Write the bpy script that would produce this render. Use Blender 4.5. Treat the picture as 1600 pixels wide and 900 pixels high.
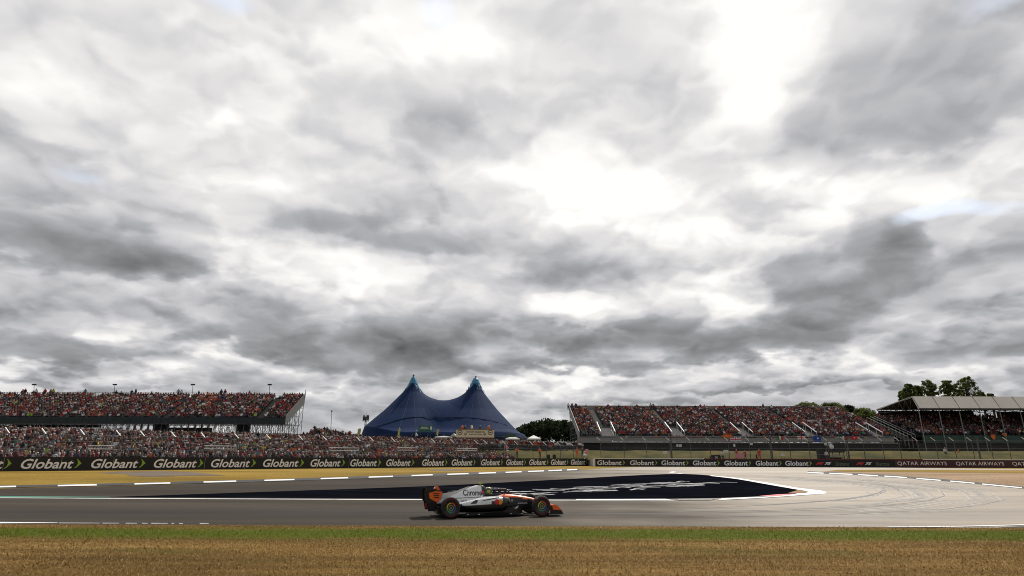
import bpy, bmesh, math, random
import numpy as np
from mathutils import Vector, Matrix
from mathutils.bvhtree import BVHTree
for _o in list(bpy.data.objects): bpy.data.objects.remove(_o)
SC = bpy.context.scene
COL = SC.collection
random.seed(7)
RNG = np.random.default_rng(11)
R = math.radians

# ------------------------------------------------------------------ camera
FPX, HC = 950.0, 2.2
PITCH, ROLL = math.atan(266.0/950.0), R(0.16)
CAM = Vector((0, 0, HC))
FWD = Vector((0, math.cos(PITCH), math.sin(PITCH)))
_rt, _up = Vector((1, 0, 0)), Vector((0, -math.sin(PITCH), math.cos(PITCH)))
RT = _rt*math.cos(ROLL) + _up*math.sin(ROLL)
UP = -_rt*math.sin(ROLL) + _up*math.cos(ROLL)
cam = bpy.data.objects.new('camera', bpy.data.cameras.new('camera'))
COL.objects.link(cam)
cam.matrix_world = Matrix(((RT.x, UP.x, -FWD.x, 0), (RT.y, UP.y, -FWD.y, 0), (RT.z, UP.z, -FWD.z, HC), (0, 0, 0, 1)))
cam.data.sensor_width = 36
cam.data.lens = 36*FPX/1600
cam.data.clip_end = 9000
cam.data.clip_start = 0.1
SC.camera = cam
SC.view_settings.view_transform = 'Standard'
SC.view_settings.look = 'None'
SC.view_settings.gamma = 1
SC.view_settings.exposure = 0.0
SC.cycles.use_denoising = True
SC.cycles.denoiser = 'OPENIMAGEDENOISE'
SC.cycles.filter_width = 1.0
SC.cycles.max_bounces = 5
SC.cycles.diffuse_bounces = 2
SC.cycles.glossy_bounces = 2
SC.cycles.transparent_max_bounces = 12
SC.cycles.caustics_reflective = False
SC.cycles.caustics_refractive = False

def ray(px, py):
    return FWD*FPX + RT*(px-800) - UP*(py-450)
def P(px, py, Y):                      # the point seen at pixel (px, py) that lies at depth Y
    d = ray(px, py)
    return CAM + d*(Y/d.y)
def tz(Y):                             # height of the ground: level at the track, rising gently to the far verge
    t = min(1, max(0, (Y-28)/26.0))
    return (HC-1.2)*t*t*(3-2*t)
def G(px, py):                         # the ground point seen at pixel
    d = ray(px, py)
    lo, hi = 5.0, 400.0
    for _ in range(50):
        m = (lo+hi)/2
        if HC + d.z*m/d.y > tz(m): lo = m
        else: hi = m
    return Vector((d.x*lo/d.y, lo, tz(lo)))

# ------------------------------------------------------------------ sun and sky
SUN_AZ, SUN_EL = R(24), R(50)          # azimuth to the right of the view direction
sl = bpy.data.lights.new('sun', 'SUN'); sl.energy = 3.7; sl.angle = R(1.5); sl.color = (1.0, 0.95, 0.87)
sun = bpy.data.objects.new('sun', sl); COL.objects.link(sun)
sdir = Vector((math.sin(SUN_AZ)*math.cos(SUN_EL), math.cos(SUN_AZ)*math.cos(SUN_EL), math.sin(SUN_EL)))
sun.rotation_euler = sdir.to_track_quat('Z', 'Y').to_euler()

W = bpy.data.worlds.new('World'); SC.world = W; W.use_nodes = True
W.cycles.sampling_method = 'MANUAL'; W.cycles.sample_map_resolution = 512
nt = W.node_tree; nt.nodes.clear()
def N(t, **k):
    n = nt.nodes.new(t)
    for a, b in k.items(): setattr(n, a, b)
    return n
def L(a, b): nt.links.new(a, b)
def vm(op, a, b=None, c=None):
    n = N('ShaderNodeVectorMath', operation=op)
    for i, v in enumerate((a, b, c)):
        if v is None: continue
        if isinstance(v, (tuple, list)): n.inputs[i].default_value = v
        else: L(v, n.inputs[i])
    return n.outputs['Value'] if op in ('LENGTH', 'DOT_PRODUCT') else n.outputs['Vector']
def mm(op, a, b=None, c=None, clamp=False):
    n = N('ShaderNodeMath', operation=op); n.use_clamp = clamp
    for i, v in enumerate((a, b, c)):
        if v is None: continue
        if isinstance(v, (int, float)): n.inputs[i].default_value = v
        else: L(v, n.inputs[i])
    return n.outputs[0]
def noise(vec, scale, detail=6, rough=0.55, dist=0.0):
    n = N('ShaderNodeTexNoise'); n.noise_dimensions = '2D'
    L(vec, n.inputs['Vector']); n.inputs['Scale'].default_value = scale
    n.inputs['Detail'].default_value = detail; n.inputs['Roughness'].default_value = rough
    n.inputs['Distortion'].default_value = dist
    return n
def mrange(v, a, b, c, d, smooth=True):
    n = N('ShaderNodeMapRange'); n.interpolation_type = 'SMOOTHSTEP' if smooth else 'LINEAR'
    L(v, n.inputs['Value'])
    for k, x in zip(('From Min', 'From Max', 'To Min', 'To Max'), (a, b, c, d)): n.inputs[k].default_value = x
    return n.outputs['Result']
tc = N('ShaderNodeTexCoord').outputs['Generated']
sx = N('ShaderNodeSeparateXYZ'); L(tc, sx.inputs[0])
az = mm('ARCTAN2', sx.outputs[0], sx.outputs[1])
el = mm('ARCSINE', sx.outputs[2])
cmb = N('ShaderNodeCombineXYZ'); L(az, cmb.inputs[0]); L(el, cmb.inputs[1])
AE = cmb.outputs[0]
# cloud-layer coordinates: a flat layer overhead, so that clouds pack together towards the horizon
zz = mm('ADD', mm('MAXIMUM', sx.outputs[2], 0.0), 0.30)
c2 = N('ShaderNodeCombineXYZ')
L(mm('DIVIDE', sx.outputs[0], zz), c2.inputs[0]); L(mm('DIVIDE', sx.outputs[1], zz), c2.inputs[1]); c2.inputs[2].default_value = 3.7
LAY = c2.outputs[0]
# warp of the layout by noise, finer towards the horizon
w1 = noise(LAY, 1.9, 4, 0.5)
w2 = noise(LAY, 6.5, 4, 0.5)
wv = vm('ADD', vm('MULTIPLY', vm('SUBTRACT', w1.outputs['Color'], (.5, .5, .5)), (0.15, 0.08, 0)),
        vm('MULTIPLY', vm('SUBTRACT', w2.outputs['Color'], (.5, .5, .5)), (0.075, 0.055, 0)))
AW = vm('ADD', AE, wv)
AEL = lambda px, py: (lambda d: (math.atan2(d.x, d.y), math.asin(d.normalized().z)))(ray(px, py))
BLOBS = [
 (60,60,110,45,-.07),(290,112,120,42,-.17),(190,90,90,40,-.06),(130,165,90,40,.08),(60,205,80,34,-.12),(50,255,110,34,.10),(210,215,80,34,-.05),
 (340,205,160,44,-.08),(310,165,60,18,.06),(500,225,75,34,-.17),(610,190,150,46,-.12),(700,215,80,50,-.09),(560,30,260,55,.12),(650,262,90,28,.05),
 (720,110,80,80,.08),(160,270,110,20,.05),
 (135,385,100,42,-.30),(215,402,60,40,-.20),(300,300,80,30,-.04),(430,480,100,32,-.20),(310,508,190,26,-.15),(520,533,170,26,-.22),(660,520,90,34,-.20),(70,500,66,40,-.17),
 (120,543,100,24,-.16),(210,556,80,16,-.12),(660,566,100,14,-.18),(160,515,60,22,.13),(300,352,60,54,.14),(290,420,60,30,.06),(380,330,170,32,-.12),(620,358,180,36,-.18),
 (430,415,130,26,.09),(560,430,90,26,.05),(30,572,60,10,.12),(90,592,130,9,-.18),(400,576,90,18,-.10),(350,555,60,12,.07),(730,430,90,30,.06),(760,500,80,22,-.10),(820,560,120,16,-.10),
 (930,110,150,80,-.11),(1060,235,100,60,-.20),(1000,180,100,60,-.09),(900,60,80,60,-.07),(1190,60,90,70,.14),(1130,190,90,40,.09),(950,320,130,40,.06),(860,260,90,26,.06),
 (1490,95,220,100,-.25),(1580,150,90,90,-.16),(1350,160,180,70,-.15),(1450,205,190,36,-.14),(1520,262,200,40,.09),(1290,260,120,36,.10),
 (1370,350,46,56,-.20),(1400,372,34,22,-.12),(1270,425,100,60,-.19),(1320,487,85,16,-.14),(1180,400,90,30,-.10),(930,398,140,34,-.15),(870,360,80,24,-.08),(1155,462,54,50,.20),(870,478,60,34,.16),
 (1100,515,220,36,-.30),(900,512,120,30,-.16),(1180,540,90,20,-.18),(960,562,110,16,-.15),(1260,560,110,30,.14),(1370,540,90,50,.10),(1290,350,90,40,.10),
 (1470,520,180,26,-.17),(1500,548,130,18,-.16),(1450,432,90,40,-.12),(1575,440,50,40,.14),(1390,470,90,26,.14),(1450,400,60,20,.06),(1290,601,150,8,-.16),(1110,602,120,12,-.12),(1570,470,60,14,-.14),(1560,590,100,14,-.10),
 (880,588,110,10,.18),(560,618,110,20,.18),(500,600,60,14,.08),(960,632,120,14,-.14),(830,632,60,14,-.08),(1160,630,200,12,-.06),(1500,625,80,18,.05),(700,600,50,26,.06)]
acc = None
for (bx, by, sxp, syp, amp) in BLOBS:
    if by < 270 and amp < 0: amp *= .50
    elif amp < 0: amp *= .85
    if amp > 0: amp *= .75
    if amp > 0 and bx > 1000 and by < 340: amp *= 1.5
    a0, e0 = AEL(bx, by)
    ka, ke = FPX/(sxp*1.12), FPX/(syp*1.12)
    q = vm('MULTIPLY_ADD', AW, (ka, ke, 0), (-a0*ka, -e0*ke, 0))
    r_ = vm('DOT_PRODUCT', q, q)
    v = mrange(r_, 0.0, 1.6, amp, 0.0)
    if amp < 0 and by > 300:      # flat dark base, lighter top
        sp_ = N('ShaderNodeSeparateXYZ'); L(q, sp_.inputs[0])
        v = mm('MULTIPLY', v, mrange(sp_.outputs[1], -0.7, 0.9, 1.35, 0.25))
    acc = v if acc is None else mm('ADD', acc, v)
# billowing cloud: soft masses, rounded puffs, crisp edges where a cloud bank ends
def puff(vec, scale, detail, rough):
    n = N('ShaderNodeTexVoronoi'); n.feature = 'SMOOTH_F1'; n.normalize = True; n.voronoi_dimensions = '2D'
    L(vec, n.inputs['Vector']); n.inputs['Scale'].default_value = scale; n.inputs['Detail'].default_value = detail
    n.inputs['Roughness'].default_value = rough; n.inputs['Smoothness'].default_value = 0.45
    return n.outputs['Distance']
jit = vm('MULTIPLY', vm('SUBTRACT', w2.outputs['Color'], (.5, .5, .5)), (.16, .16, 0))
LAYJ = vm('ADD', LAY, jit)
LAYF = vm('ADD', LAYJ, vm('MULTIPLY', LAY, (0.055, 0.055, 0)))     # the same direction a little lower down
n1, n1b = noise(LAYJ, 1.4, 5, 0.50, 0.0).outputs[0], noise(LAYF, 1.4, 5, 0.50, 0.0).outputs[0]
p1, p1b = puff(LAYJ, 2.5, 3.0, 0.55), puff(vm('ADD', LAYJ, vm('MULTIPLY', LAY, (0.04, 0.04, 0))), 2.5, 3.0, 0.55)
lay = mm('ADD', acc, mm('ADD', mm('MULTIPLY', mm('SUBTRACT', n1, 0.5), -0.46), mm('MULTIPLY', mm('SUBTRACT', p1, 0.40), 0.42)))
V = mm('MULTIPLY', lay, mrange(el, R(8), R(34), 0.68, 0.50))
V = mm('ADD', V, mrange(lay, -0.20, -0.08, -0.06, 0.0))
V = mm('ADD', V, mrange(lay, -0.03, 0.06, -0.02, 0.03))
V = mm('ADD', V, mm('MULTIPLY', mm('SUBTRACT', n1b, n1), 0.35))
V = mm('ADD', V, mm('MULTIPLY', mm('SUBTRACT', p1, p1b), 0.42))
V = mm('ADD', V, mrange(el, R(0), R(28), 0.81, 0.915))
back = mrange(sx.outputs[1], 0.35, -0.30, 0.0, -0.20)      # added darkening of the unseen sky behind the camera, dims surfaces facing it
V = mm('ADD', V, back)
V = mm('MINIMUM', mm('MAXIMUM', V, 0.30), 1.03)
ramp = N('ShaderNodeValToRGB'); L(V, ramp.inputs[0])
cr = ramp.color_ramp
def lin(c): return tuple((x/255/12.92 if x/255 <= .04045 else ((x/255+.055)/1.055)**2.4) for x in c) + (1,)
cr.elements[0].position = 0.30; cr.elements[0].color = lin((84, 86, 88))
cr.elements[1].position = 1.0; cr.elements[1].color = lin((255, 254, 250))
for p_, c_ in ((0.45, (122, 123, 125)), (0.57, (146, 147, 149)), (0.70, (176, 177, 180)), (0.82, (208, 207, 209)), (0.92, (237, 235, 233))):
    e = cr.elements.new(p_); e.color = lin(c_)
sky = N('ShaderNodeTexSky'); sky.sky_type = 'NISHITA'; sky.sun_disc = False
sky.sun_elevation = SUN_EL; sky.sun_rotation = SUN_AZ
# gaps in the clouds through which the blue sky shows
gap = None
for (bx, by, sxp, syp, amp) in ((1482,338,50,12,.6),(335,4,40,14,.8),(692,20,36,26,.6),(120,262,30,14,.5),(1560,8,40,14,.5)):
    a0, e0 = AEL(bx, by); ka, ke = FPX/sxp, FPX/syp
    q = vm('MULTIPLY_ADD', AW, (ka, ke, 0), (-a0*ka, -e0*ke, 0))
    v = mrange(mm('ADD', vm('DOT_PRODUCT', q, q), mm('MULTIPLY', mm('SUBTRACT', p1, 0.4), -2.5)), -0.4, 2.2, amp, 0.0)
    gap = v if gap is None else mm('ADD', gap, v)
gap = mm('MULTIPLY', mm('MINIMUM', gap, 0.85), 0.6)
BG = 0.12
bright = vm('MULTIPLY', ramp.outputs[0], (1.03/BG, 1.03/BG, 1.03/BG))
skyb = vm('ADD', vm('MULTIPLY', sky.outputs[0], (1.2, 1.2, 1.2)), (3.2, 3.5, 3.6))
mix = N('ShaderNodeMix', data_type='RGBA')
L(gap, mix.inputs[0]); L(bright, mix.inputs[6]); L(skyb, mix.inputs[7])
bg = N('ShaderNodeBackground'); bg.inputs[1].default_value = BG
out = N('ShaderNodeOutputWorld'); L(mix.outputs[2], bg.inputs[0]); L(bg.outputs[0], out.inputs[0])

# ------------------------------------------------------------------ materials
def mat(name, col, rough=0.6, metal=0.0, var=0.12, scale=6.0, spec=0.5, alpha=1.0, attr=None, coat=0.0):
    m = bpy.data.materials.new(name); m.use_nodes = True
    t = m.node_tree; b = t.nodes['Principled BSDF']
    b.inputs['Roughness'].default_value = rough; b.inputs['Metallic'].default_value = metal
    b.inputs['Specular IOR Level'].default_value = spec
    b.inputs['Alpha'].default_value = alpha
    b.inputs['Coat Weight'].default_value = coat
    nz = t.nodes.new('ShaderNodeTexNoise'); nz.inputs['Scale'].default_value = scale; nz.inputs['Detail'].default_value = 4
    co = t.nodes.new('ShaderNodeTexCoord'); t.links.new(co.outputs['Object'], nz.inputs['Vector'])
    mr = t.nodes.new('ShaderNodeMapRange'); mr.inputs['To Min'].default_value = 1-var; mr.inputs['To Max'].default_value = 1+var
    mr.inputs['From Min'].default_value = .3; mr.inputs['From Max'].default_value = .7
    t.links.new(nz.outputs[0], mr.inputs['Value'])
    v = t.nodes.new('ShaderNodeVectorMath'); v.operation = 'MULTIPLY'
    if attr:
        a = t.nodes.new('ShaderNodeAttribute'); a.attribute_name = attr; t.links.new(a.outputs['Color'], v.inputs[0])
    else: v.inputs[0].default_value = col[:3]
    t.links.new(mr.outputs[0], v.inputs[1]); t.links.new(v.outputs[0], b.inputs['Base Color'])
    return m
M = {}
def mk(k, *a, **kw): M[k] = mat(k, *a, **kw); return M[k]
mk('banner_black', (.007, .008, .008), .7, scale=.6, var=.25); mk('letter_white', (.85, .85, .86), .5, var=.05); mk('arrow_green', (.24, .42, .03), .5)
mk('concrete', (.42, .41, .38), .85, scale=1.5); mk('white_paint', (.8, .8, .78), .6, var=.08, scale=2); mk('dark_red', (.14, .012, .012), .6)
mk('maroon', (.05, .008, .016), .5); mk('red', (.62, .02, .03), .5); mk('script_green', (.16, .22, .14), .5)
mk('steel', (.16, .165, .17), .6, .3); mk('dark_steel', (.07, .075, .08), .5, .4); mk('galv', (.33, .34, .35), .5, .5); mk('white_metal', (.72, .72, .72), .45)
mk('deck_grey', (.13, .13, .125), .85, scale=1); mk('fascia_green', (.008, .022, .022), .5, scale=.8, var=.2); mk('fascia_green_light', (.022, .062, .05), .5, scale=.8, var=.2)
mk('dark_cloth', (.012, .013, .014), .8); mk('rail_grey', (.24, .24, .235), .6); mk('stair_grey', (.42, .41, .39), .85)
mk('tent_blue', (.008, .024, .078), .8, scale=.25, var=.12, spec=.08); mk('tent_navy', (.010, .018, .06), .6); mk('tent_cyan', (.03, .20, .33), .5); mk('tent_seam', (.008, .015, .05), .6)
mk('cream', (.85, .74, .54), .7, var=.05); mk('brown_paint', (.16, .07, .04), .7); mk('sign_green', (.01, .13, .06), .5); mk('flag_yellow', (.42, .42, .06), .7)
mk('canvas_white', (.62, .61, .58), .7); mk('roof_cream', (.74, .68, .60), .55, scale=.5, var=.05); mk('roof_under', (.20, .17, .13), .8); mk('roof_rib', (.05, .05, .05), .6)
mk('bark', (.06, .045, .03), .9)
mk('people', (1, 1, 1), .75, attr='Col', var=.06, scale=9)
mk('pink', (.62, .25, .27), .6); mk('blue_cloth', (.02, .06, .35), .7); mk('white_cloth', (.75, .75, .75), .7); mk('red_cloth', (.55, .03, .03), .7); mk('green_cloth', (.02, .22, .06), .7); mk('orange_cloth', (.75, .16, .03), .7)
# car
mk('tyre', (.016, .016, .016), .75, var=.2, scale=8); mk('tyre_red', (.30, .01, .015), .6); mk('carbon', (.010, .010, .011), .32, scale=20); mk('papaya', (.92, .14, .015), .28, var=.04, coat=.5)
mk('chrome_white', (.78, .79, .80), .25, .2, var=.05, coat=.5); mk('gloss_black', (.012, .012, .013), .2, coat=.4); mk('ring_yellow', (.75, .6, .08), .4); mk('ring_red', (.75, .08, .05), .4)
mk('ring_blue', (.03, .12, .6), .4); mk('ring_green', (.05, .4, .08), .4); mk('logo_red', (.60, .015, .01), .45); mk('logo_amber', (.75, .28, .02), .45); mk('helmet_yellow', (.42, .50, .10), .25, coat=.6)
mk('visor', (.02, .02, .025), .08); mk('suit', (.02, .02, .022), .8); mk('letter_black', (.01, .01, .01), .5); mk('pink_logo', (.6, .03, .14), .5)

# ground materials -------------------------------------------------
def gmat(name, build, rough=0.9, spec=.3):
    m = bpy.data.materials.new(name); m.use_nodes = True
    t = m.node_tree; b = t.nodes['Principled BSDF']; b.inputs['Roughness'].default_value = rough; b.inputs['Specular IOR Level'].default_value = spec
    co = t.nodes.new('ShaderNodeTexCoord').outputs['Object']
    build(t, b, co); M[name] = m; return m
def tn(t, vec, sc, detail=5, rough=.6, stretch=None, dist=0):
    if stretch:
        mp = t.nodes.new('ShaderNodeMapping'); mp.inputs['Scale'].default_value = stretch; t.links.new(vec, mp.inputs[0]); vec = mp.outputs[0]
    n = t.nodes.new('ShaderNodeTexNoise'); n.inputs['Scale'].default_value = sc; n.inputs['Detail'].default_value = detail; n.inputs['Roughness'].default_value = rough
    n.inputs['Distortion'].default_value = dist
    t.links.new(vec, n.inputs['Vector']); return n.outputs[0]
def tramp(t, fac, stops):
    r = t.nodes.new('ShaderNodeValToRGB'); t.links.new(fac, r.inputs[0]); e = r.color_ramp.elements
    e[0].position, e[0].color = stops[0][0], stops[0][1]+(1,)
    e[1].position, e[1].color = stops[-1][0], stops[-1][1]+(1,)
    for p_, c_ in stops[1:-1]: x = e.new(p_); x.color = c_+(1,)
    return r.outputs[0]
def tmix(t, f, a, b, mode='MIX'):
    n = t.nodes.new('ShaderNodeMix'); n.data_type = 'RGBA'; n.blend_type = mode
    for i, v in ((0, f), (6, a), (7, b)):
        if isinstance(v, (int, float)): n.inputs[i].default_value = v
        elif isinstance(v, tuple): n.inputs[i].default_value = v+(1,)
        else: t.links.new(v, n.inputs[i])
    return n.outputs[2]
def tmr(t, v, a, b, c, d):
    n = t.nodes.new('ShaderNodeMapRange'); n.interpolation_type = 'SMOOTHSTEP'; t.links.new(v, n.inputs[0])
    for i, x in zip((1, 2, 3, 4), (a, b, c, d)): n.inputs[i].default_value = x
    return n.outputs[0]
def tma(t, op, a, b):
    n = t.nodes.new('ShaderNodeMath'); n.operation = op
    for i, v in enumerate((a, b)):
        if isinstance(v, (int, float)): n.inputs[i].default_value = v
        else: t.links.new(v, n.inputs[i])
    return n.outputs[0]
GREEN0, GREEN1 = G(800, 843).y, G(800, 827).y
def near_grass(t, b, co):
    s = t.nodes.new('ShaderNodeSeparateXYZ'); t.links.new(co, s.inputs[0])
    a = tramp(t, tn(t, co, .8, 6, .65, (.12, 1, 1)), [(.3, (.080, .050, .013)), (.45, (.165, .098, .027)), (.58, (.230, .140, .042)), (.72, (.31, .20, .074))])
    f = tramp(t, tn(t, co, 14, 4, .7, (.5, 1, 1)), [(.3, (.60, .57, .50)), (.5, (1, 1, 1)), (.72, (1.4, 1.38, 1.3))])
    c = tmix(t, 1.0, a, f, 'MULTIPLY')
    olive = tn(t, co, .35, 4, .6, (.4, 1, 1))
    c = tmix(t, tmr(t, olive, .50, .68, 0, .5), c, (.085, .085, .018))
    wob = tma(t, 'MULTIPLY', tma(t, 'SUBTRACT', tn(t, co, 1.1, 6, .72, (.45, 1, 1)), .5), 3.0)
    yy = tma(t, 'ADD', s.outputs[1], wob)
    g1 = tmr(t, yy, GREEN0-.6, GREEN0+.8, 0, 1); g2 = tmr(t, yy, GREEN1-.6, GREEN1+.5, 1, 0)
    g = tma(t, 'MULTIPLY', g1, g2)
    band = tn(t, co, 1.3, 4, .6, (.05, 1, 1)); c = tmix(t, 1.0, c, tramp(t, band, [(.35, (.72, .70, .66)), (.6, (1.15, 1.15, 1.15))]), 'MULTIPLY')
    c = tmix(t, tma(t, 'MULTIPLY', g, .92), c, tmix(t, tn(t, co, 5, 3), (.05, .085, .005), (.12, .150, .014)))
    t.links.new(c, b.inputs['Base Color'])
    bp = t.nodes.new('ShaderNodeBump'); bp.inputs['Strength'].default_value = .9; bp.inputs['Distance'].default_value = .05
    t.links.new(tn(t, co, 18, 4, .7), bp.inputs['Height']); t.links.new(bp.outputs[0], b.inputs['Normal'])
gmat('near_grass', near_grass, .95, .1)
def verge(t, b, co):
    c = tramp(t, tn(t, co, .16, 6, .6, (.4, 1, 1)), [(.3, (.16, .095, .014)), (.5, (.26, .165, .028)), (.72, (.34, .23, .05))])
    c = tmix(t, tmr(t, tn(t, co, .09, 5, .6, (.3, 1, 1)), .52, .66, 0, .6), c, (.115, .125, .02))
    c = tmix(t, 1.0, c, tramp(t, tn(t, co, 6, 4, .7), [(.3, (.7, .7, .7)), (.7, (1.25, 1.25, 1.25))]), 'MULTIPLY')
    t.links.new(c, b.inputs['Base Color'])
gmat('verge_grass', verge, .95, .1)
def bank(t, b, co):
    c = tramp(t, tn(t, co, .25, 6, .65), [(.32, (.030, .036, .008)), (.5, (.070, .064, .014)), (.7, (.13, .098, .030))])
    t.links.new(c, b.inputs['Base Color'])
gmat('bank_grass', bank, .95, .1)
def asphalt(t, b, co):
    a = tramp(t, tn(t, co, .22, 6, .6, (.12, 1, 1), 0), [(.3, (.034, .027, .020)), (.5, (.049, .040, .030)), (.7, (.068, .057, .043))])
    s = tramp(t, tn(t, co, 1.6, 4, .6, (.03, 1, 1)), [(.35, (.78, .78, .78)), (.6, (1.08, 1.08, 1.08))])
    c = tmix(t, 1, a, s, 'MULTIPLY')
    c = tmix(t, 1, c, tramp(t, tn(t, co, 55, 2, .5), [(.3, (.8, .8, .8)), (.7, (1.2, 1.2, 1.2))]), 'MULTIPLY')
    sx_ = t.nodes.new('ShaderNodeSeparateXYZ'); t.links.new(co, sx_.inputs[0])
    wob = tma(t, 'MULTIPLY', tma(t, 'SUBTRACT', tn(t, co, .12, 3), .5), 22)
    x_ = tma(t, 'ADD', sx_.outputs[0], wob)
    worn_glare = tmr(t, x_, -4, 22, 0, 1)          # paler round the corner: older surface dressing, plus sun glare put into the colour
    c = tmix(t, worn_glare, c, tmix(t, 1, c, (5.6, 5.6, 5.6), 'MULTIPLY'))
    # rubber laid down along the racing line
    yy = tma(t, 'ADD', sx_.outputs[1], tma(t, 'MULTIPLY', sx_.outputs[0], -.02))
    rub = tma(t, 'MULTIPLY', tmr(t, yy, 23.2, 26, 0, 1), tmr(t, yy, 27, 31, 1, 0))
    c = tmix(t, tma(t, 'MULTIPLY', rub, .32), c, (.035, .033, .032))
    t.links.new(c, b.inputs['Base Color'])
    t.links.new(tma(t, 'SUBTRACT', tmr(t, tn(t, co, .5, 4, .6, (.1, 1, 1)), .3, .7, .75, .9), tma(t, 'MULTIPLY', worn_glare, .25)), b.inputs['Roughness'])
    t.links.new(tmr(t, worn_glare, 0, 1, .10, .35), b.inputs['Specular IOR Level'])
    bp = t.nodes.new('ShaderNodeBump'); bp.inputs['Strength'].default_value = .25; bp.inputs['Distance'].default_value = .01
    t.links.new(tn(t, co, 90, 2, .5), bp.inputs['Height']); t.links.new(bp.outputs[0], b.inputs['Normal'])
gmat('asphalt', asphalt, .6, .3)
def navy(t, b, co):
    c = tramp(t, tn(t, co, .8, 5, .65, (.3, 1, 1)), [(.3, (.003, .0035, .005)), (.6, (.006, .007, .011)), (.8, (.013, .015, .020))])
    t.links.new(c, b.inputs['Base Color'])
gmat('navy_paint', navy, 1.0, .0)
def old_paint(t, b, co):
    c = tramp(t, tn(t, co, 2.2, 5, .75, (.3, 1, 1)), [(.35, (.05, .05, .055)), (.5, (.38, .38, .39)), (.7, (.60, .60, .60))]); t.links.new(c, b.inputs['Base Color'])
gmat('old_paint', old_paint, .8, .2)
def gravel(t, b, co):
    c = tramp(t, tn(t, co, .25, 5, .6, (.3, 1, 1)), [(.3, (.26, .17, .10)), (.7, (.42, .30, .19))])
    c = tmix(t, 1, c, tramp(t, tn(t, co, 4, 5, .7), [(.3, (.6, .6, .6)), (.7, (1.2, 1.2, 1.2))]), 'MULTIPLY')
    t.links.new(c, b.inputs['Base Color'])
gmat('gravel', gravel, .95, .1)
def worn_white(t, b, co):
    c = tramp(t, tn(t, co, 3, 5, .7, (.3, 1, 1)), [(.3, (.45, .44, .43)), (.45, (.78, .78, .77)), (.7, (.83, .83, .82))])
    t.links.new(c, b.inputs['Base Color'])
gmat('track_paint', worn_white, .6, .4)
def leafm(name, dark, light):
    def f(t, b, co):
        g = t.nodes.new('ShaderNodeNewGeometry')
        c = tmix(t, g.outputs['Random Per Island'], dark, light)
        c = tmix(t, 1, c, tramp(t, tn(t, co, .35, 3), [(.35, (.6, .6, .6)), (.65, (1.3, 1.3, 1.3))]), 'MULTIPLY')
        t.links.new(c, b.inputs['Base Color'])
        tl = t.nodes.new('ShaderNodeBsdfTranslucent'); t.links.new(c, tl.inputs[0]); ms = t.nodes.new('ShaderNodeMixShader'); ms.inputs[0].default_value = .45
        o_ = t.nodes['Material Output']; t.links.new(b.outputs[0], ms.inputs[1]); t.links.new(tl.outputs[0], ms.inputs[2]); t.links.new(ms.outputs[0], o_.inputs[0])
    gmat(name, f, .8, .2)
leafm('leaf_dark', (.012, .020, .008), (.030, .045, .016)); leafm('leaf_mid', (.060, .085, .020), (.18, .21, .065)); leafm('leaf_pale', (.04, .055, .016), (.10, .13, .045))
def blade(t, b, co):
    g = t.nodes.new('ShaderNodeNewGeometry')
    c = tramp(t, g.outputs['Random Per Island'], [(.0, (.07, .042, .012)), (.45, (.185, .108, .032)), (.8, (.32, .195, .068)), (1, (.65, .50, .28))])
    s = t.nodes.new('ShaderNodeSeparateXYZ'); t.links.new(co, s.inputs[0])
    ol = tn(t, co, .35, 4, .6, (.4, 1, 1))
    c = tmix(t, tmr(t, ol, .50, .68, 0, .5), c, (.085, .085, .018))
    wob = tma(t, 'MULTIPLY', tma(t, 'SUBTRACT', tn(t, co, 1.1, 6, .72, (.45, 1, 1)), .5), 3.0)
    yy = tma(t, 'ADD', s.outputs[1], wob)
    gg = tma(t, 'MULTIPLY', tmr(t, yy, GREEN0-.6, GREEN0+.8, 0, 1), tmr(t, yy, GREEN1-.6, GREEN1+.5, 1, 0))
    c = tmix(t, tma(t, 'MULTIPLY', gg, .9), c, tmix(t, g.outputs['Random Per Island'], (.055, .085, .004), (.17, .20, .018)))
    t.links.new(c, b.inputs['Base Color'])
    tl = t.nodes.new('ShaderNodeBsdfTranslucent'); t.links.new(c, tl.inputs[0]); ms = t.nodes.new('ShaderNodeMixShader'); ms.inputs[0].default_value = .5
    o_ = t.nodes['Material Output']; t.links.new(b.outputs[0], ms.inputs[1]); t.links.new(tl.outputs[0], ms.inputs[2]); t.links.new(ms.outputs[0], o_.inputs[0])
gmat('grass_blades', blade, .8, .15)
def meshfence():
    m = bpy.data.materials.new('fence_mesh'); m.use_nodes = True; t = m.node_tree; b = t.nodes['Principled BSDF']
    b.inputs['Base Color'].default_value = (.10, .10, .10, 1); b.inputs['Roughness'].default_value = .6
    tr = t.nodes.new('ShaderNodeBsdfTransparent'); mx = t.nodes.new('ShaderNodeMixShader'); mx.inputs[0].default_value = .13
    o = t.nodes['Material Output']; t.links.new(tr.outputs[0], mx.inputs[1]); t.links.new(b.outputs[0], mx.inputs[2]); t.links.new(mx.outputs[0], o.inputs[0])
    M['fence_mesh'] = m
meshfence()

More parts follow.
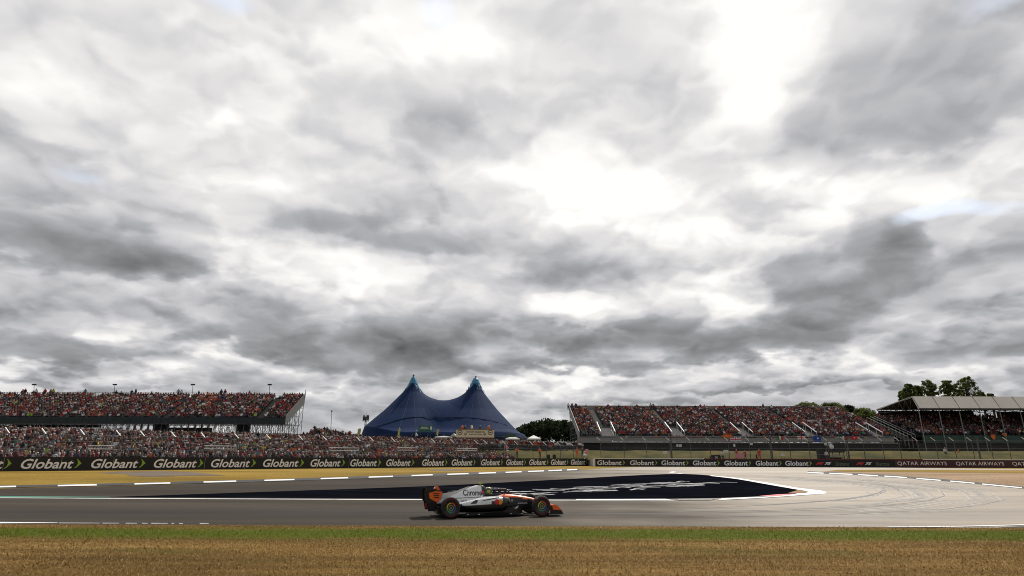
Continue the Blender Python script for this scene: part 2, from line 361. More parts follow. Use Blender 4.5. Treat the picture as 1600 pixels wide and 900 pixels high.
# ------------------------------------------------------------------ mesh helpers
def tag(o, label=None, cat=None, group=None, kind=None):
    if label: o['label'] = label
    if cat: o['category'] = cat
    if group: o['group'] = group
    if kind: o['kind'] = kind
    return o
def empty(name, loc, label, cat, group=None, rz=0):
    o = bpy.data.objects.new(name, None); COL.objects.link(o); o.location = loc; o.rotation_euler = (0, 0, rz)
    o.empty_display_size = .2
    return tag(o, label, cat, group)
class MB:
    def __init__(s, org=(0, 0, 0)): s.v, s.f, s.m, s.org = [], [], [], Vector(org)
    def add(s, vs, fs, mi=0):
        n = len(s.v); s.v += [tuple(v) for v in vs]; s.f += [tuple(i+n for i in f) for f in fs]; s.m += [mi]*len(fs); return s
    def box(s, a, b, mi=0):
        (x0, y0, z0), (x1, y1, z1) = a, b
        return s.add([(x0,y0,z0),(x1,y0,z0),(x1,y1,z0),(x0,y1,z0),(x0,y0,z1),(x1,y0,z1),(x1,y1,z1),(x0,y1,z1)],
                     [(0,3,2,1),(4,5,6,7),(0,1,5,4),(1,2,6,5),(2,3,7,6),(3,0,4,7)], mi)
    def tube(s, p, q, r, n=6, r2=None, mi=0):
        p, q = Vector(p), Vector(q); d = (q-p)
        if d.length < 1e-6: return s
        d.normalize(); a = d.orthogonal().normalized(); b = d.cross(a); r2 = r if r2 is None else r2
        vs = [p+(a*math.cos(2*math.pi*i/n)+b*math.sin(2*math.pi*i/n))*r for i in range(n)] + [q+(a*math.cos(2*math.pi*i/n)+b*math.sin(2*math.pi*i/n))*r2 for i in range(n)]
        fs = [(i, (i+1) % n, n+(i+1) % n, n+i) for i in range(n)] + [tuple(range(n-1, -1, -1)), tuple(range(n, 2*n))]
        return s.add(vs, fs, mi)
    def path(s, pts, r, n=8, mi=0):
        for a, b in zip(pts[:-1], pts[1:]): s.tube(a, b, r, n, mi=mi)
        return s
    def prism(s, pts, off, mi=0):          # polygon pts (3D) extruded by vector off
        off = Vector(off); n = len(pts); a = [Vector(p) for p in pts]
        return s.add(a+[p+off for p in a], [tuple(range(n-1, -1, -1)), tuple(range(n, 2*n))]+[(i, (i+1) % n, n+(i+1) % n, n+i) for i in range(n)], mi)
    def loft(s, secs, n=20, mi=0, fm=None):  # sections (x, cy, w, z0, z1, power, taper)
        rows = []
        for (x, cy, w, z0, z1, e, tp) in secs:
            zc, hz = (z0+z1)/2, (z1-z0)/2; row = []
            for i in range(n):
                t = 2*math.pi*i/n; c, sn = math.cos(t), math.sin(t)
                y = w*math.copysign(abs(c)**(2/e), c); z = zc+hz*math.copysign(abs(sn)**(2/e), sn)
                y *= 1-tp*(z-z0)/max(1e-6, z1-z0); row.append(Vector((x, cy+y, z)))
            rows.append(row)
        base = len(s.v)
        for r_ in rows: s.v += [tuple(v) for v in r_]
        def fa(idx):
            s.f.append(tuple(base+i for i in idx))
            c = sum((Vector(s.v[base+i]) for i in idx), Vector())/len(idx)
            s.m.append(fm(c) if fm else mi)
        for k in range(len(rows)-1):
            for i in range(n):
                fa((k*n+i, k*n+(i+1) % n, (k+1)*n+(i+1) % n, (k+1)*n+i))
        fa(tuple(range(n-1, -1, -1))); fa(tuple((len(rows)-1)*n+i for i in range(n)))
        return s
    def lathe(s, prof, center, axis='y', n=32, mi=0, mis=None, a0=0, a1=2*math.pi):   # prof (r, h)
        cx, cy, cz = center; base = len(s.v); full = abs(a1-a0-2*math.pi) < 1e-6; m_ = n if full else n+1
        for (r_, h) in prof:
            for i in range(m_):
                t = a0+(a1-a0)*i/n
                if axis == 'y': s.v.append((cx+r_*math.cos(t), cy+h, cz+r_*math.sin(t)))
                else: s.v.append((cx+r_*math.cos(t), cy+r_*math.sin(t), cz+h))
        for k in range(len(prof)-1):
            for i in range(n):
                j = (i+1) % m_
                s.f.append((base+k*m_+i, base+k*m_+j, base+(k+1)*m_+j, base+(k+1)*m_+i)); s.m.append(mis[k] if mis else mi)
        return s
    def build(s, name, mats, parent=None, smooth=False, fix=True):
        if not isinstance(mats, (list, tuple)): mats = [mats]
        me = bpy.data.meshes.new(name); o3 = s.org
        me.from_pydata([(x-o3.x, y-o3.y, z-o3.z) for x, y, z in s.v], [], s.f)
        for m_ in mats: me.materials.append(M[m_] if isinstance(m_, str) else m_)
        me.polygons.foreach_set('material_index', s.m)
        if fix:
            bm = bmesh.new(); bm.from_mesh(me); bmesh.ops.recalc_face_normals(bm, faces=bm.faces); bm.to_mesh(me); bm.free()
        if smooth: me.polygons.foreach_set('use_smooth', [True]*len(me.polygons))
        me.update()
        o = bpy.data.objects.new(name, me); COL.objects.link(o)
        if parent is not None: o.parent = parent
        else: o.location = o3
        return o
def struct(o, kind='structure'): o['kind'] = kind; return o

def text_mesh(txt, offset=0.0, shear=0.0, res=3):
    c = bpy.data.curves.new('lettering', 'FONT'); c.body = txt; c.offset = offset; c.shear = shear; c.resolution_u = res; c.fill_mode = 'FRONT'
    o = bpy.data.objects.new('lettering', c); COL.objects.link(o)
    bpy.context.view_layer.update()
    dg = bpy.context.evaluated_depsgraph_get()
    me = bpy.data.meshes.new_from_object(o.evaluated_get(dg))
    vs = np.array([v.co[:] for v in me.vertices]); fs = [tuple(p.vertices) for p in me.polygons]
    bpy.data.objects.remove(o); bpy.data.meshes.remove(me); bpy.data.curves.remove(c)
    mn, mx = vs[:, :2].min(0), vs[:, :2].max(0)
    return (vs[:, :2]-mn)/(mx-mn), fs, (mx-mn)[0]/(mx-mn)[1]
TXT = {}
def T(txt, offset=0, shear=0):
    k = (txt, offset, shear)
    if k not in TXT: TXT[k] = text_mesh(*k)
    return TXT[k]
def lettering(name, txt, o, ux, uz, w, h, m, parent, org, offset=0, shear=0):
    uv, fs, _ = T(txt, offset, shear)
    o, ux, uz = Vector(o), Vector(ux), Vector(uz)
    mb = MB(org); mb.add([o+ux*(u*w)+uz*(v*h) for u, v in uv], fs)
    return mb.build(name, m, parent, fix=False)
# ================================================================== GROUND AND TRACK
def sheet(name, pts, off, m, kind='structure'):
    bm = bmesh.new(); vs = [bm.verts.new((p[0], p[1], 0)) for p in pts]; f = bm.faces.new(vs); f.normal_update()
    bmesh.ops.triangulate(bm, faces=[f], ngon_method='EAR_CLIP')
    y0, y1 = min(p[1] for p in pts), max(p[1] for p in pts)
    for y in np.arange(28, 54.01, 0.65):
        if y0 < y < y1:
            bmesh.ops.bisect_plane(bm, geom=bm.verts[:]+bm.edges[:]+bm.faces[:], plane_co=(0, y, 0), plane_no=(0, 1, 0), dist=1e-4)
    for v in bm.verts: v.co.z = tz(v.co.y)+off
    for f in bm.faces:
        if f.normal.z < 0: f.normal_flip()
    bmesh.ops.recalc_face_normals(bm, faces=bm.faces)
    me = bpy.data.meshes.new(name); bm.to_mesh(me); bm.free()
    if sum(p.normal.z for p in me.polygons) < 0: me.flip_normals()
    me.materials.append(M[m]); o = bpy.data.objects.new(name, me); COL.objects.link(o); o['kind'] = kind
    return o
def gp(px, py): g = G(px, py); return (g.x, g.y)
def GP(l): return [gp(*p) for p in l]
sheet('ground', [(-3000, -200), (3000, -200), (3000, 3500), (-3000, 3500)], 0, 'verge_grass')
NE0, NE1 = gp(0, 819.5), gp(1600, 825.0)
sl_ = (NE1[1]-NE0[1])/(NE1[0]-NE0[0])
def near_edge(X): return NE0[1]+(X-NE0[0])*sl_
sheet('grass_verge', [(-160, -20), (160, -20), (160, near_edge(160)), (-160, near_edge(-160))], .006, 'near_grass')
far_edge = GP([(0, 763.5), (150, 760.3), (270, 757.3), (370, 754), (460, 751), (544, 748.5), (614, 746), (676, 743.6), (732, 741.6), (775, 740), (815, 738.4), (850, 737), (880, 735.6), (905, 734.4), (925, 733.2), (960, 730.9), (1000, 729.6)])
right_edge = GP([(1300, 729.2), (1330, 730.0), (1600, 733.2)])
e0 = far_edge[0]; e1 = far_edge[1]
dirx = (e0[1]-e1[1])/(e0[0]-e1[0])
sheet('road', [(-160, near_edge(-160)), (160, near_edge(160)), (160, 92.5)] + right_edge[::-1] + far_edge[::-1] + [(-160, e0[1]+(-160-e0[0])*dirx)], .008, 'asphalt')
# right hand verge and gravel bed beyond the corner
ge = GP([(1262, 738.3), (1330, 741.3), (1400, 745.3), (1500, 753.0), (1600, 762.5)])
gx = ge[-1][0]+ (160-ge[-1][0]); gy = ge[-1][1]-(160-ge[-1][0])*0.11
sheet('gravel_trap', ge+[(160, gy)]+[(160, 87)]+GP([(1600, 738.3), (1400, 736.8), (1330, 736.4), (1290, 736.6)]), .014, 'gravel')
sheet('verge_strip', GP([(1292, 736.4), (1330, 737.3), (1400, 737.8), (1600, 739.3)])+[(160, 83.5), (160, 90.0)]+GP([(1600, 735.2), (1400, 734.3), (1310, 734.5)]), .022, 'verge_grass')
# dark edging and white blocks of the right hand kerb
def band(name, line, up, dn, off, m):
    a = [(x, y-up) for x, y in line]; b = [(x, y+dn) for x, y in line]
    return sheet(name, GP(b)+GP(a[::-1]), off, m)
def lerp_line(line, x):
    for (x0, y0), (x1, y1) in zip(line[:-1], line[1:]):
        if x0 <= x <= x1: return y0+(y1-y0)*(x-x0)/(x1-x0)
    return line[-1][1]
KR = [(1262, 738.2), (1330, 741.0), (1400, 745.0), (1500, 753.0), (1600, 762.6), (1700, 774)]
M['edge_dark'] = mat('edge_dark', (.030, .028, .027), .8)
band('kerb_edging', KR, 1.6, 1.0, .026, 'edge_dark')
for (a, b) in ((1262, 1287), (1296, 1332), (1341, 1372), (1382, 1417), (1432, 1470), (1485, 1523), (1535, 1597), (1612, 1680)):
    band('kerb', [(a, lerp_line(KR, a)), ((a+b)/2, lerp_line(KR, (a+b)/2)), (b, lerp_line(KR, b))], .1, 1.5, .034, 'track_paint')
# far side kerb on the left: white blocks with dark gaps
KL = [(-200, 765.2), (0, 760.8), (120, 758.6), (238, 755.8), (343, 752.9), (436, 750.4), (522, 747.6), (595, 745.4), (660, 742.9), (715, 741), (761, 739.5), (802, 738), (837, 736.6), (870, 735.3), (905, 733.8)]
band('kerb_edging', KL, 1.6, 1.9, .026, 'edge_dark')
for (a, b) in ((-180, -118), (-90, -30), (-30, 25), (90, 151), (210, 266), (318, 369), (413, 460), (501, 544), (576, 614), (643, 676), (699, 732), (748, 775), (790, 815), (825, 850), (857, 878), (886, 902)):
    if a == -30: a = -28
    band('kerb', [(a, lerp_line(KL, a)), (b, lerp_line(KL, b))], .7, 1.6-.7*max(0, a)/900, .034, 'track_paint')
# painted run-off: navy field with its white border
NAVY_TOP = [(172, 776.8), (300, 772.6), (400, 769.3), (480, 766.5), (560, 763.9), (640, 761.0), (720, 757.6), (800, 753.4), (860, 750.3), (900, 748.2), (960, 744.6), (1000, 742.6), (1040, 741.0), (1064, 740.6), (1090, 741.6), (1120, 744.2), (1160, 749.2), (1200, 756.2), (1235, 762.2), (1262, 767.6)]
NAVY_BOT = [(1262, 767.9), (1246, 771.5), (1200, 775.4), (1120, 778.6), (1030, 779.8), (800, 779.8), (650, 779.3), (300, 777.8), (172, 777.1)]
sheet('runoff_paint', GP(NAVY_TOP+NAVY_BOT), .014, 'navy_paint')
def ribbon(name, line, w0, w1, off, m):       # a painted line, widths in metres on the ground
    pts = [Vector(gp(*p)) for p in line]; n = len(pts); Lf, Rt_ = [], []
    for i, p in enumerate(pts):
        d = (pts[min(n-1, i+1)]-pts[max(0, i-1)]).normalized(); nn = Vector((-d.y, d.x)); w = (w0+(w1-w0)*i/(n-1))/2
        Lf.append(tuple(p+nn*w)); Rt_.append(tuple(p-nn*w))
    return sheet(name, Lf+Rt_[::-1], off, m)
ribbon('road_line', [(-250, 777.4), (0, 778.4), (300, 779.8), (650, 781.2), (900, 782.0), (1052, 782.2)], .22, .34, .020, 'track_paint')
sheet('road_line', GP([(900, 781.9), (1054, 782.9), (1040, 780.3), (900, 780.8)]), .030, 'track_paint')
# apex kerb: white upper edge, rounded nose, white and red blocks on the near side
sheet('road_line', GP([(1108, 742.9), (1150, 746.9), (1200, 754.7), (1245, 762.4), (1283, 767.0), (1292, 769.6), (1290, 771.6), (1270, 773.4), (1235, 775.4), (1262, 771.4), (1262, 768.2), (1240, 764.4), (1200, 757.4), (1150, 748.6), (1112, 744.2)]), .020, 'track_paint')
sheet('kerb', GP([(1246, 771.6), (1262, 771.0), (1276, 772.6), (1235, 775.8), (1190, 778.8), (1122, 782.2), (1128, 779.6), (1200, 776.6), (1236, 773.6)]), .030, 'track_paint')
sheet('kerb', GP([(1186, 776.0), (1216, 773.4), (1246, 772.2), (1228, 774.6), (1206, 776.6)]), .040, 'red')
M['kerb_grey'] = mat('kerb_grey', (.22, .21, .20), .8, scale=4)
sheet('kerb', GP([(1056, 780.2), (1120, 779.7), (1110, 782.4), (1060, 782.6)]), .030, 'kerb_grey')
sheet('kerb', GP([(1232, 770.6), (1250, 765.6), (1262, 768.4), (1256, 770.9)]), .026, 'gravel')
sheet('runoff_stripe', GP([(-250, 774.9), (0, 775.6), (172, 777.0), (172, 777.7), (0, 777.6), (-250, 776.6)]), .020, 'fascia_green_light')
M['fascia_green_light2'] = mat('stripe_green', (.03, .22, .13), .7)
bpy.data.objects['runoff_stripe'].data.materials[0] = M['fascia_green_light2']
# white lines at the near edge, worn and overgrown
sheet('road_line', GP([(-250, 814.2), (0, 816.2), (60, 816.8), (90, 817.2), (90, 817.7), (0, 818.3), (-250, 817.0)]), .016, 'track_paint')
for a, b in ((92, 156), (160, 186), (196, 214), (222, 231), (236, 262), (268, 272), (280, 286), (312, 326)):
    sheet('road_line', GP([(a, 817.2+a*.003), (b, 817.3+b*.003), (b, 817.8+b*.003), (a, 817.9+a*.003)]), .016, 'track_paint')
ribbon('road_line', [(1388, 824.4), (1450, 824.2), (1520, 823.0), (1600, 820.9), (1700, 817.4)], .16, .2, .024, 'track_paint')
ribbon('road_line', [(1072, 736.6), (1054, 737.0), (1047, 738.0), (1052, 739.2), (1066, 740.6)], .35, .35, .020, 'track_paint')
sheet('tarmac_patch', GP([(1560, 824.9), (1600, 822.6), (1700, 818.6), (1700, 825.2)]), .016, 'edge_dark')
# bare patch in the far verge
def bare(t, b, co):
    c = tramp(t, tn(t, co, .5, 5, .7, (.3, 1, 1)), [(.35, (.11, .085, .06)), (.6, (.16, .12, .085))]); t.links.new(c, b.inputs['Base Color'])
gmat('bare_soil', bare)
sheet('bare_soil', GP([(150, 739), (190, 736.9), (260, 736.4), (300, 738.2), (352, 743), (290, 743.6), (240, 745.4), (205, 744), (195, 741)]), .010, 'bare_soil')
sheet('bare_soil', GP([(660, 734.2), (700, 732.8), (730, 733.6), (722, 735.4), (690, 736)]), .010, 'bare_soil')
# tyre marks swept round the corner
M['tyre_mark'] = mat('tyre_mark', (.055, .050, .046), .6, scale=3, var=.3)
def marks(line, w):
    o = ribbon('tyre_mark', line, w, w*.4, .014, 'tyre_mark'); return o
marks([(1040, 797), (1150, 792), (1260, 786), (1330, 780), (1372, 773), (1384, 768), (1380, 762)], .10)
marks([(1300, 783), (1350, 776), (1374, 770), (1380, 766)], .22)
marks([(1376, 757), (1390, 760), (1402, 764), (1404, 767)], .16)
marks([(1340, 750), (1372, 754), (1392, 759)], .12)
marks([(1100, 808), (1300, 805), (1450, 798), (1530, 790), (1570, 781)], .10)
marks([(1060, 800), (1230, 797), (1380, 790), (1450, 783), (1476, 775), (1470, 767)], .10)
marks([(900, 804), (1100, 802), (1290, 797), (1420, 788)], .12)
marks([(1180, 790), (1290, 783), (1360, 774)], .12)
rk = random.Random(8)
INN = [(880, 793), (1050, 792), (1200, 787), (1310, 780), (1352, 772), (1338, 763), (1285, 755), (1200, 748), (1120, 742)]
OUT = [(880, 815), (1080, 815), (1290, 811), (1480, 801), (1585, 786), (1560, 768), (1450, 756), (1330, 747), (1200, 741)]
M['pale_streak'] = mat('pale_streak', (.30, .285, .262), .6, scale=3, var=.2)
M['rubber_streak'] = mat('rubber_streak', (.185, .172, .155), .6, scale=3, var=.3)
for q in range(44):
    t = rk.random()**.8; i0 = rk.uniform(2, 6); i1 = min(8, i0+rk.uniform(1.2, 3.2)); pts = []
    for s_ in np.linspace(i0, i1, 12):
        k_ = min(7, int(s_)); f_ = s_-k_; a_ = [INN[k_][j]+(INN[k_+1][j]-INN[k_][j])*f_ for j in (0, 1)]; b_ = [OUT[k_][j]+(OUT[k_+1][j]-OUT[k_][j])*f_ for j in (0, 1)]
        pts.append((a_[0]+(b_[0]-a_[0])*t, a_[1]+(b_[1]-a_[1])*t+.2*math.sin(s_*2+q)))
    o_ = ribbon('tyre_mark', pts, rk.uniform(.04, .16), rk.uniform(.04, .10), .0125, rk.choice(['pale_streak', 'rubber_streak', 'rubber_streak']))
# big white lettering painted on the run-off, seen almost edge on: long brush-like strokes
rs = random.Random(3)
def stroke(line, w): return ribbon('runoff_lettering', line, w, w, .026, 'old_paint')
def arc_stroke(x0, x1, y, h, lean, w):
    pts = []
    for i in range(9):
        t = i/8; pts.append((x0+(x1-x0)*t, y-h*math.sin(math.pi*t)+lean*t))
    stroke(pts, w)
for (x0, x1, y) in ((832, 870, 765.0), (860, 900, 764.2), (896, 950, 762.0), (912, 965, 767.6), (955, 1010, 758.8), (958, 985, 763.4), (985, 1050, 757.4), (1000, 1060, 761.2), (1030, 1080, 759.4), (1045, 1100, 757.8), (1078, 1125, 756.6), (1100, 1152, 755.2), (1020, 1062, 755.8), (790, 830, 768.6), (800, 860, 771.2), (830, 866, 773.4), (880, 925, 769.8), (985, 1006, 766.4)):
    arc_stroke(x0, x1, y, rs.choice((1.3, -.9, .8, 1.0)), -.6, .20)
for _ in range(46):
    x0 = rs.uniform(800, 1080); yb = 772-(x0-800)*.058+rs.uniform(-4.5, 3.2); ln = rs.uniform(12, 46)
    arc_stroke(x0, x0+ln, yb, rs.uniform(-.9, 1.0), -rs.uniform(-.3, 1.2), rs.uniform(.07, .18))
for (x0, x1, y) in ((720, 760, 766.6), (742, 770, 768.2), (700, 735, 768.4), (770, 800, 766.0), (775, 812, 769.0)):
    arc_stroke(x0, x1, y, .8, .2, .15)
# nearby grass blades
def grass():
    n = 150000
    Y = 12.3+(near_edge(0)-12.3+.0)*RNG.random(n)**.9; X = (RNG.random(n)*2-1)*Y*.93
    edge = NE0[1]+(X-NE0[0])*sl_ + .07*np.sin(X*3.1)*np.sin(X*1.3+1)+RNG.normal(0, .07, n)
    k = Y < edge; X, Y = X[k], Y[k]; n = len(X)
    h = RNG.uniform(.010, .034, n)*np.where((Y > GREEN0) & (Y < GREEN1), 1.15, 1); w = RNG.uniform(.006, .014, n); a = RNG.random(n)*math.pi
    lx, ly = RNG.normal(0, .025, n), RNG.normal(0, .025, n)
    v = np.empty((n, 3, 3))
    v[:, 0] = np.stack([X-w*np.cos(a), Y-w*np.sin(a), np.full(n, .0)], 1); v[:, 1] = np.stack([X+w*np.cos(a), Y+w*np.sin(a), np.full(n, .0)], 1)
    v[:, 2] = np.stack([X+lx, Y+ly, h+.006], 1)
    big = RNG.random(n) < .06*(1+np.sin(X*1.7+np.sin(Y*2.1)*2)*np.sin(Y*1.3+X*.4)); v[big, 2, 2] += RNG.uniform(.02, .06, big.sum())
    return v.reshape(-1, 3), np.arange(3*n, dtype=np.int32)
def np_mesh(name, v, loops, size, mats, cols=None, smooth=False, midx=None):
    me = bpy.data.meshes.new(name); nf = len(loops)//size
    me.vertices.add(len(v)); me.vertices.foreach_set('co', np.ascontiguousarray(v, dtype=np.float32).ravel())
    me.loops.add(len(loops)); me.loops.foreach_set('vertex_index', loops.astype(np.int32))
    me.polygons.add(nf); me.polygons.foreach_set('loop_start', np.arange(0, nf*size, size, dtype=np.int32))
    try: me.polygons.foreach_set('loop_total', np.full(nf, size, dtype=np.int32))
    except Exception: pass
    for m in mats: me.materials.append(M[m])
    if midx is not None: me.polygons.foreach_set('material_index', midx)
    if cols is not None:      # per face colours
        at = me.color_attributes.new('Col', 'BYTE_COLOR', 'CORNER')
        c = np.ones((nf, size, 4), dtype=np.float32); c[:, :, :3] = cols[:, None, :]
        at.data.foreach_set('color', c.ravel())
    me.polygons.foreach_set('use_smooth', [smooth]*nf)
    me.update(calc_edges=True); me.validate()
    return me
def link(name, me, loc=(0, 0, 0)):
    o = bpy.data.objects.new(name, me); COL.objects.link(o); o.location = loc; return o
_v, _l = grass()
tag(link('grass', np_mesh('grass', _v, _l, 3, ['grass_blades'])), 'short dry tan grass with a greener strip in the foreground', 'grass', kind='stuff')

# ================================================================== BANK BEHIND THE BARRIERS
LA = (lambda d: Vector((d.x/d.y*54, 54)))(ray(0, 716)); LB = (lambda d: Vector((d.x/d.y*104, 104)))(ray(919, 716))
LD = (LB-LA).normalized(); LN = Vector((-LD.y, LD.x))
if LN.y < 0: LN = -LN
RA = (lambda d: Vector((d.x/d.y*98, 98)))(ray(930, 716)); RB = (lambda d: Vector((d.x/d.y*94, 94)))(ray(1600, 716))
RD = (RB-RA).normalized(); RN = Vector((-RD.y, RD.x))
if RN.y < 0: RN = -RN
GZ = HC-1.2
def sm(t): t = min(1, max(0, t)); return t*t*(3-2*t)
def zb(X, Y):
    p = Vector((X, Y)); dl = (p-LA).dot(LN); dr = (p-RA).dot(RN)
    tr = sm((X+2)/14); d = dl*(1-tr)+dr*tr if X < 12 else dr
    if X >= 12: d = dr
    t = sm((X+14)/14)
    w = 27+(9-27)*t; h = 3.2+(2.5-3.2)*t
    k = min(1, max(0, (d-1.8)/w)); z = GZ+h*k
    fall = sm((X-92)/10); z -= fall*(h*k*.8)
    q = ((X+44)/15)**2+((Y-127)/10)**2
    if q < 1: z += 2.7*(1-q)**.7
    return z
def bank_mesh():
    xs = np.concatenate([np.arange(-150, -60, 6), np.arange(-60, 112, 2.0), np.arange(112, 170, 8)]); ds = [1.0, 1.8, 3, 4.5, 6, 8, 10, 12, 15, 18, 22, 26, 30, 35, 40, 45, 50, 55, 60, 65, 70, 80, 95, 120, 160, 220]
    vs, fs = [], []
    for x in xs:
        yb = (LA.y+(x-LA.x)*LD.y/LD.x) if x < LB.x else (RA.y+(x-RA.x)*RD.y/RD.x)
        for d in ds:
            yy = yb+d if x < LB.x-10 or x > LB.x else yb+d
            j = math.sin(x*.9+d*2.1)*.05+math.sin(x*.31-d)*.06
            vs.append((x, yy, zb(x, yy)+(j if d > 3 else 0)+.01))
    m = len(ds)
    for i in range(len(xs)-1):
        for k in range(m-1): fs.append((i*m+k, (i+1)*m+k, (i+1)*m+k+1, i*m+k+1))
    mb = MB(); mb.add(vs, fs); return mb
struct(bank_mesh().build('hill', 'bank_grass', smooth=True))

# ================================================================== BARRIERS WITH ADVERTISING
def line_at(px, A, D, back=0.0, Nn=None):     # point of a vertical plane along line A + t D seen in pixel column px
    o = A+(Nn*back if Nn else Vector((0, 0))); d = ray(px, 716); dd = Vector((d.x, d.y))
    # cam + s*dd = o + t*D
    det = dd.x*(-D.y)-dd.y*(-D.x); s = (o.x*(-D.y)-o.y*(-D.x))/det
    return Vector((dd.x*s, dd.y*s))
def wall_piece(mb, p, q, Nn, z0, z1, d0, d1, mi=0):
    a = [Vector((*(p+Nn*d0), z0)), Vector((*(q+Nn*d0), z0)), Vector((*(q+Nn*d1), z0)), Vector((*(p+Nn*d1), z0))]
    mb.prism(a, (0, 0, z1-z0), mi)
def arrow_mb(o, ux, w, h, org, nd):            # the pointed leaf after each word
    mb = MB(org); U = Vector((*ux, 0)); Z = Vector((0, 0, 1)); o = Vector(o)
    pts = [(.30, 0), (1, .5), (.30, 1), (.22, 1), (.40, .72), (.46, .5), (.38, .25), (0, -.06)]
    mb.add([o+U*(u*w)+Z*(v*h) for u, v in pts], [tuple(range(len(pts)))]); return mb
org = Vector((*(LA), GZ))
bl = empty('barrier', org, 'long black advertising barrier behind the dry grass, left side, white words and green arrows', 'barrier')
pL, pR = line_at(-260, LA, LD), line_at(919, LA, LD)
mb = MB(org); wall_piece(mb, pL, pR, LN, GZ-.1, HC-.015, 0, .5); mb.build('wall', 'concrete', bl)
mb = MB(org); wall_piece(mb, pL, pR, LN, GZ+.005, HC, -.03, -.003); mb.build('banner', 'banner_black', bl)
q_ = 2.0
while q_ < (pR-pL).length:
    p_ = pL+LD*q_+LN*(-.034); mb = MB(org); mb.add([(p_.x, p_.y, GZ+.02), (p_.x+LD.x*.03, p_.y+LD.y*.03, GZ+.02), (p_.x+LD.x*.03, p_.y+LD.y*.03, HC-.01), (p_.x, p_.y, HC-.01)], [(0, 1, 2, 3)]); mb.build('panel_joint', 'rail_grey', bl); q_ += 4.02
LSPAN = [(-75, 20), (35, 129), (144.5, 228.5), (242, 319), (331, 401), (412, 476), (486, 540), (548, 596), (604, 648), (660, 699.5), (706, 743.5), (752, 786), (791, 822), (827, 857), (861, 888), (892, 917.5)]
LWORD = []
for (a, b) in LSPAN:
    A_, B_ = line_at(a, LA, LD, -.04, LN), line_at(b, LA, LD, -.04, LN); Ln = (B_-A_).length; U = (B_-A_).normalized()
    LWORD.append(a)
    lettering('lettering', 'Globant', (*A_, GZ+.20), (*U, 0), (0, 0, 1), Ln*.86, .84, 'letter_white', bl, org, .018, .25)
    arrow_mb((*(A_+U*Ln*.88), GZ+.26), U, Ln*.12, .78, org, LN).build('arrow', 'arrow_green', bl, fix=False)
# concrete post in the gap between the two barriers
org = Vector((*line_at(924, LA, LD), GZ)); cb = empty('concrete_block', org, 'pale concrete block filling the gap between the two advertising barriers', 'barrier')
g0, g1 = line_at(919.5, LA, LD), line_at(929.5, RA, RD)
mb = MB(org); mb.prism([Vector((*(g0+Vector((0, .8))), GZ-.1)), Vector((*(g1+Vector((0, .8))), GZ-.1)), Vector((*(g1+Vector((0, 1.6))), GZ-.1)), Vector((*(g0+Vector((0, 1.6))), GZ-.1))], (0, 0, 1.28)); mb.build('block', 'concrete', cb)
mb = MB(org); mb.tube((g0.x+.12, g0.y, GZ-.1), (g0.x+.12, g0.y, HC), .13, 8); mb.build('post', 'white_metal', cb); mb = MB(org); mb.tube((g1.x-.16, g1.y, GZ-.1), (g1.x-.16, g1.y, HC), .16, 8); mb.build('post', 'white_metal', cb)
# right barrier
org = Vector((*RA, GZ)); br = empty('barrier', org, 'long dark barrier with advertising across the right half, white and dark red coping on top', 'barrier')
q0, q1, q2, q3 = (line_at(x, RA, RD) for x in (930, 1100, 1441, 1900))
mb = MB(org); wall_piece(mb, q0, q3, RN, GZ-.1, HC-.07, 0, .6); mb.build('wall', 'concrete', br)
M['coping_white'] = mat('coping_white', (.70, .70, .68), .7)
for a, b, m_ in ((q0, q1, 'coping_white'), (q1, q2, 'dark_red'), (q2, q3, 'coping_white')):
    mb = MB(org); wall_piece(mb, a, b, RN, HC-.068, HC+.04, -.06, .64); mb.build('coping', m_, br)
for a, b, m_ in ((q0, line_at(1268, RA, RD), 'banner_black'), (line_at(1268, RA, RD), line_at(1397, RA, RD), 'banner_black'), (line_at(1397, RA, RD), q3, 'maroon')):
    mb = MB(org); wall_piece(mb, a, b-RD*.004, RN, GZ+.01, HC-.07, -.03, -.002); mb.build('banner', m_, br)
def rword(txt, a, b, z, h, m_, off=.018, sh=.0):
    A_, B_ = line_at(a, RA, RD, -.04, RN), line_at(b, RA, RD, -.04, RN)
    lettering('lettering', txt, (*A_, GZ+z), (*RD, 0), (0, 0, 1), (B_-A_).length, h, m_, br, org, off, sh)
for (a, b) in ((933, 976.5), (984, 1027), (1033, 1075.5), (1082, 1124), (1131, 1173), (1180, 1220.5), (1226, 1267.5)):
    rword('Globant', a, a+(b-a)*.87, .22, .72, 'letter_white', .018, .1)
    A_ = line_at(a+(b-a)*.89, RA, RD, -.04, RN)
    arrow_mb((*A_, GZ+.24), RD, (b-a)*.11*RA.y/986, .70, org, RN).build('arrow', 'arrow_green', br, fix=False)
for a in (1273, 1336):
    rword('F1', a, a+13.5, .36, .38, 'red', .07, .6); rword('75', a+14, a+25, .36, .38, 'letter_white', .04, .5)
for a in (1304, 1367): rword('Silverstone', a, a+21, .22, .62, 'script_green', -.008, .4)
for (a, b) in ((1401, 1478), (1492, 1567), (1580, 1657), (1670, 1745)): rword('QATAR AIRWAYS', a, b, .26, .62, 'letter_white', .0, 0)

